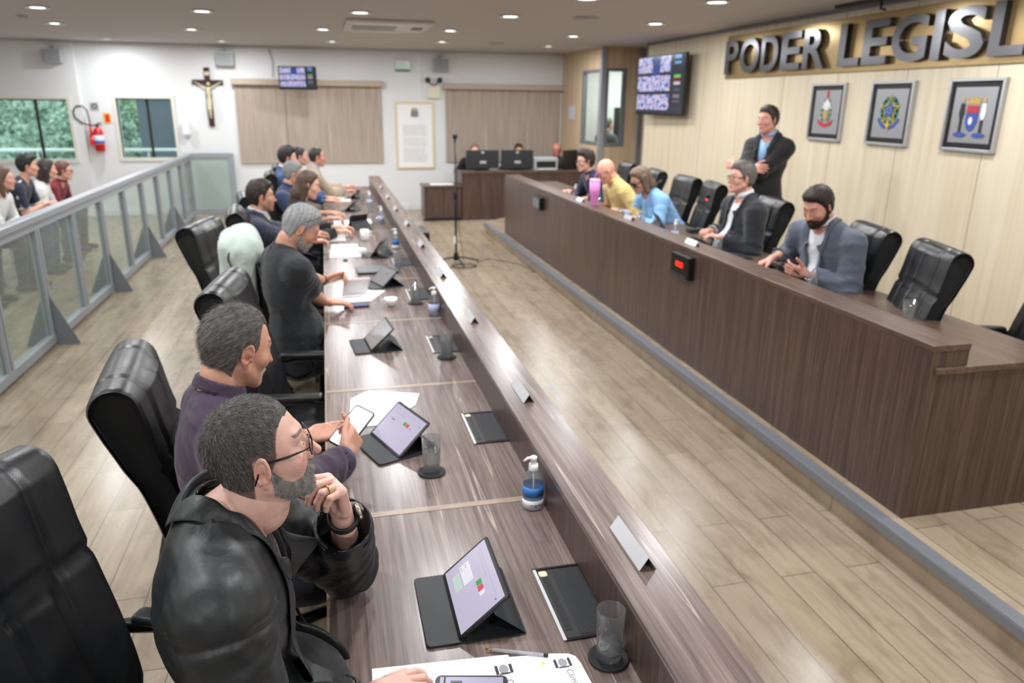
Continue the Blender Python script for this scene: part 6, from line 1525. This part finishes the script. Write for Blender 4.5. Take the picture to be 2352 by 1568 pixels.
for s in (1, -1): b.tube([(.07+.02*math.cos(a), .03*s+.024*math.cos(a)*0+.024*math.sin(a), .115+.012*math.cos(a)) for a in [2*math.pi*k/16 for k in range(16)]], .0018, 6, True, M4); b.tube([(.06, .055*s, .11), (.0, .088*s, .05)], .0018, 6, False, M4)
put(b.build('glasses', M_BLACKPLASTIC)); W = J['A'][1][1]; E = J['A'][1][0]; d_ = unit(W-E)
put(MB().tube([tuple(W-d_*.022), tuple(W-d_*.001)], [.031, .030], 18).build('wristwatch', M_BLK))
N, Rt = J['N'], J['Rt']; put(MB().tube([tuple(N+Rt@np.array((.066*math.cos(a)*1.05+.01, .066*math.sin(a)*1.0, .012-.03*math.cos(a)))) for a in [2*math.pi*k/24 for k in range(24)]], .0016, 6, True).build('neck_cord', M_BLK))

def q_(**k): return k
NORM = dict(h=.009, hh=.0055)
# 4 - 9, the far part of the councillors' row
pr, J = person('dark-haired man with stubble in a navy suit and light collar, looking ahead', ((-.50, 6.1, 1.25), 8, -2, 0, {}), q_(col=(44, 30, 26), thick=.017, top=.012, side=-.03, front=.07, nape=-.085, stubble=.4, tuft=.004),
  dict(kind='jacket', mat=M_NAVY, V=.34, vw=.07), under=dict(kind='shirt', mat=M_WSHIRT, ch=.044), body_yaw=15, skin=(205, 155, 130), strands=3000,
  arms=dict(r=dict(w=(-.08, 6.35, .83), X=(1, .3, 0)), l=dict(w=(-.05, 6.6, .84), X=(1, .2, .1))), **NORM)
lapels(J, M_NAVY, V=.34, top=.05, bot=.02)
LL = [((-.05, .03, .04), (-.085, .045, -.10), .05, .045), ((-.05, -.03, .04), (-.085, -.045, -.10), .05, .045), ((-.085, .0, -.08), (-.11, .0, -.3), .06, .045), ((-.085, -.045, -.08), (-.09, -.055, -.32), .04, .025), ((-.02, .07, -.02), (-.03, .085, -.25), .03, .018), ((-.02, -.07, -.02), (-.03, -.085, -.25), .03, .018)]
person('woman with long straight brown hair in a dark top, looking down at the desk', ((-.165, 6.9, 1.25), 0, -14, 0, dict(neck=.048, bust=1)), q_(col=(78, 58, 44), shut=1, thick=.014, top=.004, side=-.03, front=.075, locks=LL, lips=1, tuft=.001),
  dict(kind='tee', mat=M_TEE2, cut=1.9), width=.88, body_yaw=5, skin=(226, 178, 156), strands=0, arms=dict(r=dict(w=(.04, 7.0, .82), X=(1, .2, 0)), l=dict(w=(.06, 7.25, .82), X=(1, 0, 0))), **NORM)
person('grey-haired man in a navy short-sleeved polo with bare forearms', ((-.33, 8.0, 1.25), 5, -10, 0, dict(neck=.06)), q_(col=(112, 116, 120), grey=.4, thick=.014, top=.006, side=-.02, front=.07, tuft=.003),
  dict(kind='polo', mat=M_NAVYP, cut=1.3, sleeve=(.062, .06, .055, .05)), belly=.04, wide=.02, body_yaw=-8, skin=(210, 160, 138), arms=dict(r=dict(w=(-.02, 7.75, .83), X=(1, .1, 0)), l=dict(w=(.0, 8.15, .83), X=(1, -.1, 0))), **NORM)
person('young dark-haired man in a bright blue suit with white collar', ((-.42, 9.08, 1.335), 5, -4, 0, {}), q_(col=(34, 27, 25), thick=.02, top=.018, side=-.03, front=.07, tuft=.004),
  dict(kind='jacket', mat=M_BRIGHTNAVY, V=.32, vw=.06), under=dict(kind='shirt', mat=M_WSHIRT, ch=.044), body_yaw=5, skin=(215, 165, 145), arms=dict(r=dict(w=(-.02, 9.1, .83), X=(1, .1, 0)), l=dict(w=(0, 9.35, .83), X=(1, -.1, 0))), **NORM)
person('man in a beige jacket over a light blue shirt, arms forward on the far desk', ((-.105, 9.9, 1.285), 6, -4, 0, dict(neck=.06)), q_(col=(48, 38, 34), thick=.008, top=.0, side=-.02, front=.085, recede=.02),
  dict(kind='jacket', mat=M_BEIGE, V=.34, vw=.07), under=dict(kind='shirt', mat=M_LBSHIRT, ch=.042, cr=.066), body_yaw=5, skin=(205, 150, 130), arms=dict(r=dict(w=(.2, 10.0, .85), X=(1, .1, .1)), l=dict(w=(.2, 10.3, .87), X=(1, -.1, .2))), **NORM)
person('person half hidden between the blue suit and the beige jacket, only the face showing', ((-.33, 10.45, 1.26), 5, -4, 0, {}), q_(col=(40, 30, 28), thick=.01, side=-.02, front=.075), dict(kind='shirt', mat=M_DARKSUIT), skin=(220, 170, 155), h=.012, hh=.007)

# raised bench, from far to near
RB = dict(base=DZ)
person('young man with tousled dark hair and glasses in a navy knit, hands joined', ((2.90, 8.4, 1.325), 186, -4, 0, {}), q_(col=(52, 36, 34), thick=.02, top=.02, side=-.03, front=.07, tuft=.008), dict(kind='shirt', mat=M_NAVYK, cut=1.95), glasses=dict(t=.0022), skin=(222, 172, 155), **RB,
  arms=dict(r=dict(w=(2.80, 8.62, .96), X=(-.8, -.5, .1)), l=dict(w=(2.84, 8.15, .93), X=(-.9, .3, -.1))), **NORM)
person('bald man with thin glasses in a yellow shirt, forearms on the raised bench', ((2.78, 7.4, 1.30), 180, -30, 0, dict(neck=.062, fat=.006)), q_(col=(150, 120, 105), bald=1, shut=1), dict(kind='shirt', mat=M_YELLOW, cut=1.35, sleeve=(.062, .06, .055, .05)), wide=.03, belly=.05, glasses=dict(t=.0016), skin=(226, 172, 150), **RB,
  arms=dict(r=dict(w=(2.80, 7.62, .93), X=(-.6, -.9, 0)), l=dict(w=(2.82, 7.15, .93), X=(-.6, .9, 0))), **NORM)
WL = [((-.04, .03, .03), (-.075, .04, -.08), .055, .05), ((-.04, -.03, .03), (-.075, -.04, -.08), .055, .05), ((-.01, .07, .02), (.01, .085, -.10), .032, .028), ((-.01, -.07, .02), (.01, -.085, -.10), .032, .028), ((-.085, 0, -.06), (-.09, 0, -.13), .05, .045)]
person('woman with ash-brown hair and dark sunglasses in a light blue blouse, head bowed', ((2.91, 6.8, 1.265), 184, -28, 0, dict(neck=.048, bust=1)), q_(col=(112, 92, 74), thick=.016, top=.01, side=-.03, front=.075, locks=WL, lips=1, tuft=.003, streak=.25, gcol=(170, 145, 115)), dict(kind='tee', mat=M_LBLOUSE, cut=1.9, fold=.004), width=.92, wide=.02, belly=.03,
  glasses=dict(t=.003, size=(.03, .024), lens=M_BLACKPLASTIC), skin=(216, 165, 140), **RB, arms=dict(r=dict(w=(2.78, 7.0, .93), X=(-1, .1, -.1)), l=dict(w=(2.78, 6.62, .93), X=(-1, .2, 0))), **NORM)
pr, J = person('man with grey-brown hair and glasses in a dark suit and open white shirt', ((3.09, 5.28, 1.425), 176, 2, 0, dict(neck=.064, fat=.012)), q_(col=(78, 70, 66), grey=.2, thick=.016, top=.012, side=-.03, front=.068, tuft=.002), dict(kind='open', mat=M_DARKSUIT, V=.42, vw=.085, gap=.05, lapel=0, colh=.004, sleeve=(.056, .053, .046, .04)), under=dict(kind='shirt', mat=M_WSHIRT, cut=1.97, ch=.044), wide=.03, belly=.06,
  glasses=dict(t=.0018), skin=(220, 168, 150), **RB, arms=dict(r=dict(w=(2.98, 5.48, .99), X=(-.7, -.5, .1), f=[(40, 50, 40)]*4), l=dict(w=(2.95, 5.22, .98), X=(-.8, .45, .1), f=[(40, 50, 40)]*4)), strands=2500, h=.008, hh=.005)
lapels(J, M_DARKSUIT, V=.42, top=.06, bot=.035)
pr, J = person('dark-bearded man in a grey blazer and white shirt, reading a phone in his hand', ((2.93, 4.08, 1.365), 198, -26, 0, dict(neck=.06, fat=.005)), q_(col=(40, 28, 25), shut=1, thick=.014, top=.012, side=-.03, front=.070, beard=.007, tuft=.003), dict(kind='open', mat=M_GREYBL, V=.44, vw=.08, gap=.04, lapel=0, colh=.004, sleeve=(.056, .055, .05, .042)), under=dict(kind='shirt', mat=M_WSHIRT, ch=.044), wide=.04, belly=.05,
  skin=(214, 160, 142), **RB, strands=7000, h=.0065, hh=.004, body_yaw=188, arms=dict(r=dict(w=(2.86, 4.36, 1.0), X=(-.9, .2, -.45), Z=(-.3, .2, 1), f=[(25, 40, 30)]*4), l=dict(w=(2.86, 3.98, .96), X=(-.9, .35, .25), Z=(-.1, -.9, -.35), f=[(30, 40, 30)]*4, t=(45, -10, 10))))
lapels(J, M_GREYBL, V=.44, top=.06, bot=.03)
t_ = thing('smartphone', 'dark smartphone held in the bearded man\'s hand above the raised bench', 'phone', (2.77, 4.07, 1.035)); F = frame_m((0, 0, 0), unit((-.8, .5, .1)), unit((.5, .8, .1)), unit(np.cross((-.8, .5, .1), (.5, .8, .1)))*-1)
MB().rbox((-.075, -.036, -.004), (.075, .036, .004), .01, F).build('phone_case', M_BLACKPLASTIC, t_)
pr, J = person('standing man in a black jacket and blue shirt with arms crossed by the wall', ((3.86, 6.25, 1.835), 196, -2, 0, dict(neck=.056)), q_(col=(48, 34, 30), thick=.012, top=.012, side=-.02, front=.072, tuft=.002), dict(kind='jacket', mat=M_BLACKJ, V=.40, vw=.065, sleeve=(.052, .05, .045, .04), hem=-.12), under=dict(kind='shirt', mat=M_LBSHIRT, ch=.042, cr=.066), body_yaw=205, width=.93, stand=True, base=DZ, skin=(216, 160, 142), trousers=M_BLACKJ,
  arms=dict(r=dict(w=(3.62, 6.05, 1.42), X=(.2, -1, .15), Z=(-1, 0, .2), hint=(.1, .9, -.7)), l=dict(w=(3.66, 6.38, 1.42), X=(-.2, 1, .1), Z=(-1, 0, .2), hint=(.2, -.9, -.7))), h=.008, hh=.005)
lapels(J, M_BLACKJ, V=.40, top=.05, bot=.02)

# staff behind the computers, the booth and the public seats
SM = dict(h=.012, hh=.007)
person('clerk with reddish hair in black behind the first monitor', ((2.62, 13.72, 1.13), 268, -8, 0, dict(neck=.05)), q_(col=(142, 98, 76), thick=.012, top=.006, side=-.06, front=.075), dict(kind='shirt', mat=M_TEE2), skin=(232, 188, 175), **SM)
person('dark-haired clerk behind the second monitor, forehead showing', ((3.45, 13.75, 1.13), 268, -8, 0, {}), q_(col=(36, 28, 27), thick=.012, top=.008, side=-.02, front=.07), dict(kind='shirt', mat=M_TEE2), skin=(205, 150, 115), **SM)
person('older ruddy-faced clerk in a grey jacket beside the printer', ((4.1, 13.5, 1.155), 262, 0, 0, dict(fat=.006)), q_(col=(190, 150, 140), bald=1), dict(kind='shirt', mat=M_GREYJ), skin=(200, 128, 118), width=.82, glasses=dict(t=.002), **SM)
person('person in dark grey seated inside the control booth, seen from behind the glass', ((5.06, 13.45, 1.60), 20, 0, 0, {}), q_(col=(90, 84, 80), thick=.01, side=-.02, front=.075), dict(kind='shirt', mat=suit('charcoal_knit', (66, 66, 64))), stand=True, base=-.1 if False else 0, hip=(5.08, 13.45, .88), skin=(205, 165, 150), wide=.02, **SM)
tag(MB().box((5.42, 14.1, 1.1), (5.68, 14.14, 1.9)).build('booth_monitor', M_BLK, bevel=.005), 'dark monitor seen through the glass of the control booth', 'monitor')
tag(MB().box((5.3, 13.9, .001), (7.0, 14.45, 1.1)).build('booth_counter', M_EDGE), 'counter along the inside of the control booth', 'counter')
AU = [((-3.22, 8.8, 1.16), 12, q_(col=(96, 70, 54), thick=.014, top=.004, side=-.03, front=.075, locks=[(a, b_, c, d) for a, b_, c, d in LL[:2]]+[((-.03, .075, 0), (.0, .09, -.16), .032, .025), ((-.03, -.075, 0), (.0, -.09, -.16), .032, .025)], lips=1), dict(kind='tee', mat=M_WKNIT, cut=1.92), 'woman with wavy brown hair in a white knit among the public', .9),
 ((-3.25, 9.6, 1.225), 20, q_(col=(26, 22, 24), thick=.018, top=.02, side=-.01, front=.07, tuft=.004), dict(kind='tee', mat=M_RNAVY, cut=.8), 'young man in a navy ringer t-shirt with white shoulder stripes, arms folded', 1.),
 ((-3.28, 10.3, 1.125), 28, q_(col=(48, 34, 34), thick=.016, top=.006, side=-.03, front=.075, locks=[(a, b_, c, d) for a, b_, c, d in LL[:2]]+[((-.03, .07, 0), (-.03, .085, -.13), .035, .028), ((-.03, -.07, 0), (-.03, -.085, -.13), .035, .028)], lips=1), dict(kind='tee', mat=M_WKNIT, cut=1.92), 'woman with shoulder-length dark hair and white top leaning forward among the public', .9),
 ((-3.33, 11.05, 1.05), 12, q_(col=(108, 62, 50), thick=.014, top=.006, side=-.03, front=.072), dict(kind='shirt', mat=M_REDK), 'person with glasses in a dark red sweater at the end of the public row', .95),
 ((-3.32, 8.1, 1.24), 15, q_(col=(60, 42, 38), thick=.012, top=.006, side=-.03, front=.075), dict(kind='shirt', mat=M_GREYJ), 'person at the picture edge behind the woman in white, only part of the head visible', .95)]
for c_, yw, hr_, tp, lb, wd_ in AU:
    b0 = 0; gl = dict(t=.002) if 'glasses' in lb else None
    pr, J = person(lb, (c_, yw, -4, 0, dict(neck=.05)), hr_, tp, body_yaw=yw-18, skin=(222, 172, 150), width=wd_, glasses=gl, h=.010, hh=.0065, hip=(c_[0]-.30, c_[1]+.02, .56), trousers=cloth('jeans_%d' % len(bpy.data.materials), lin(44, 60, 104)) if 'ringer' in lb or 'leaning' in lb else None,
        arms=dict(r=dict(w=(c_[0]+.12, c_[1]-.02, c_[2]-.42), X=(.5, .8, .1), hint=(-.3, -.5, -.9)), l=dict(w=(c_[0]+.14, c_[1]+.12, c_[2]-.44), X=(.4, -.8, .1), hint=(-.3, .5, -.9))))
    if 'ringer' in lb:
        S, A = J['S'], J['A']; put = J['put']
        for s in (1, -1):
            E = A[s][0]; dd = unit(E-S[s]); c0 = S[s]+(E-S[s])*.76; b = MB(); b.tube([tuple(c0-dd*.012), tuple(c0+dd*.012)], [.064, .066], 18); put(b.build('sleeve_band', M_WKNIT))
            nb = J['N']+J['la']*s*.07; put(MB().tube([tuple(nb+J['up']*.0), tuple(S[s]+J['up']*.058), tuple(S[s]+dd*.04+J['la']*s*.055), tuple(c0+J['la']*s*.052)], .013, 8).build('shoulder_stripe', M_WKNIT))
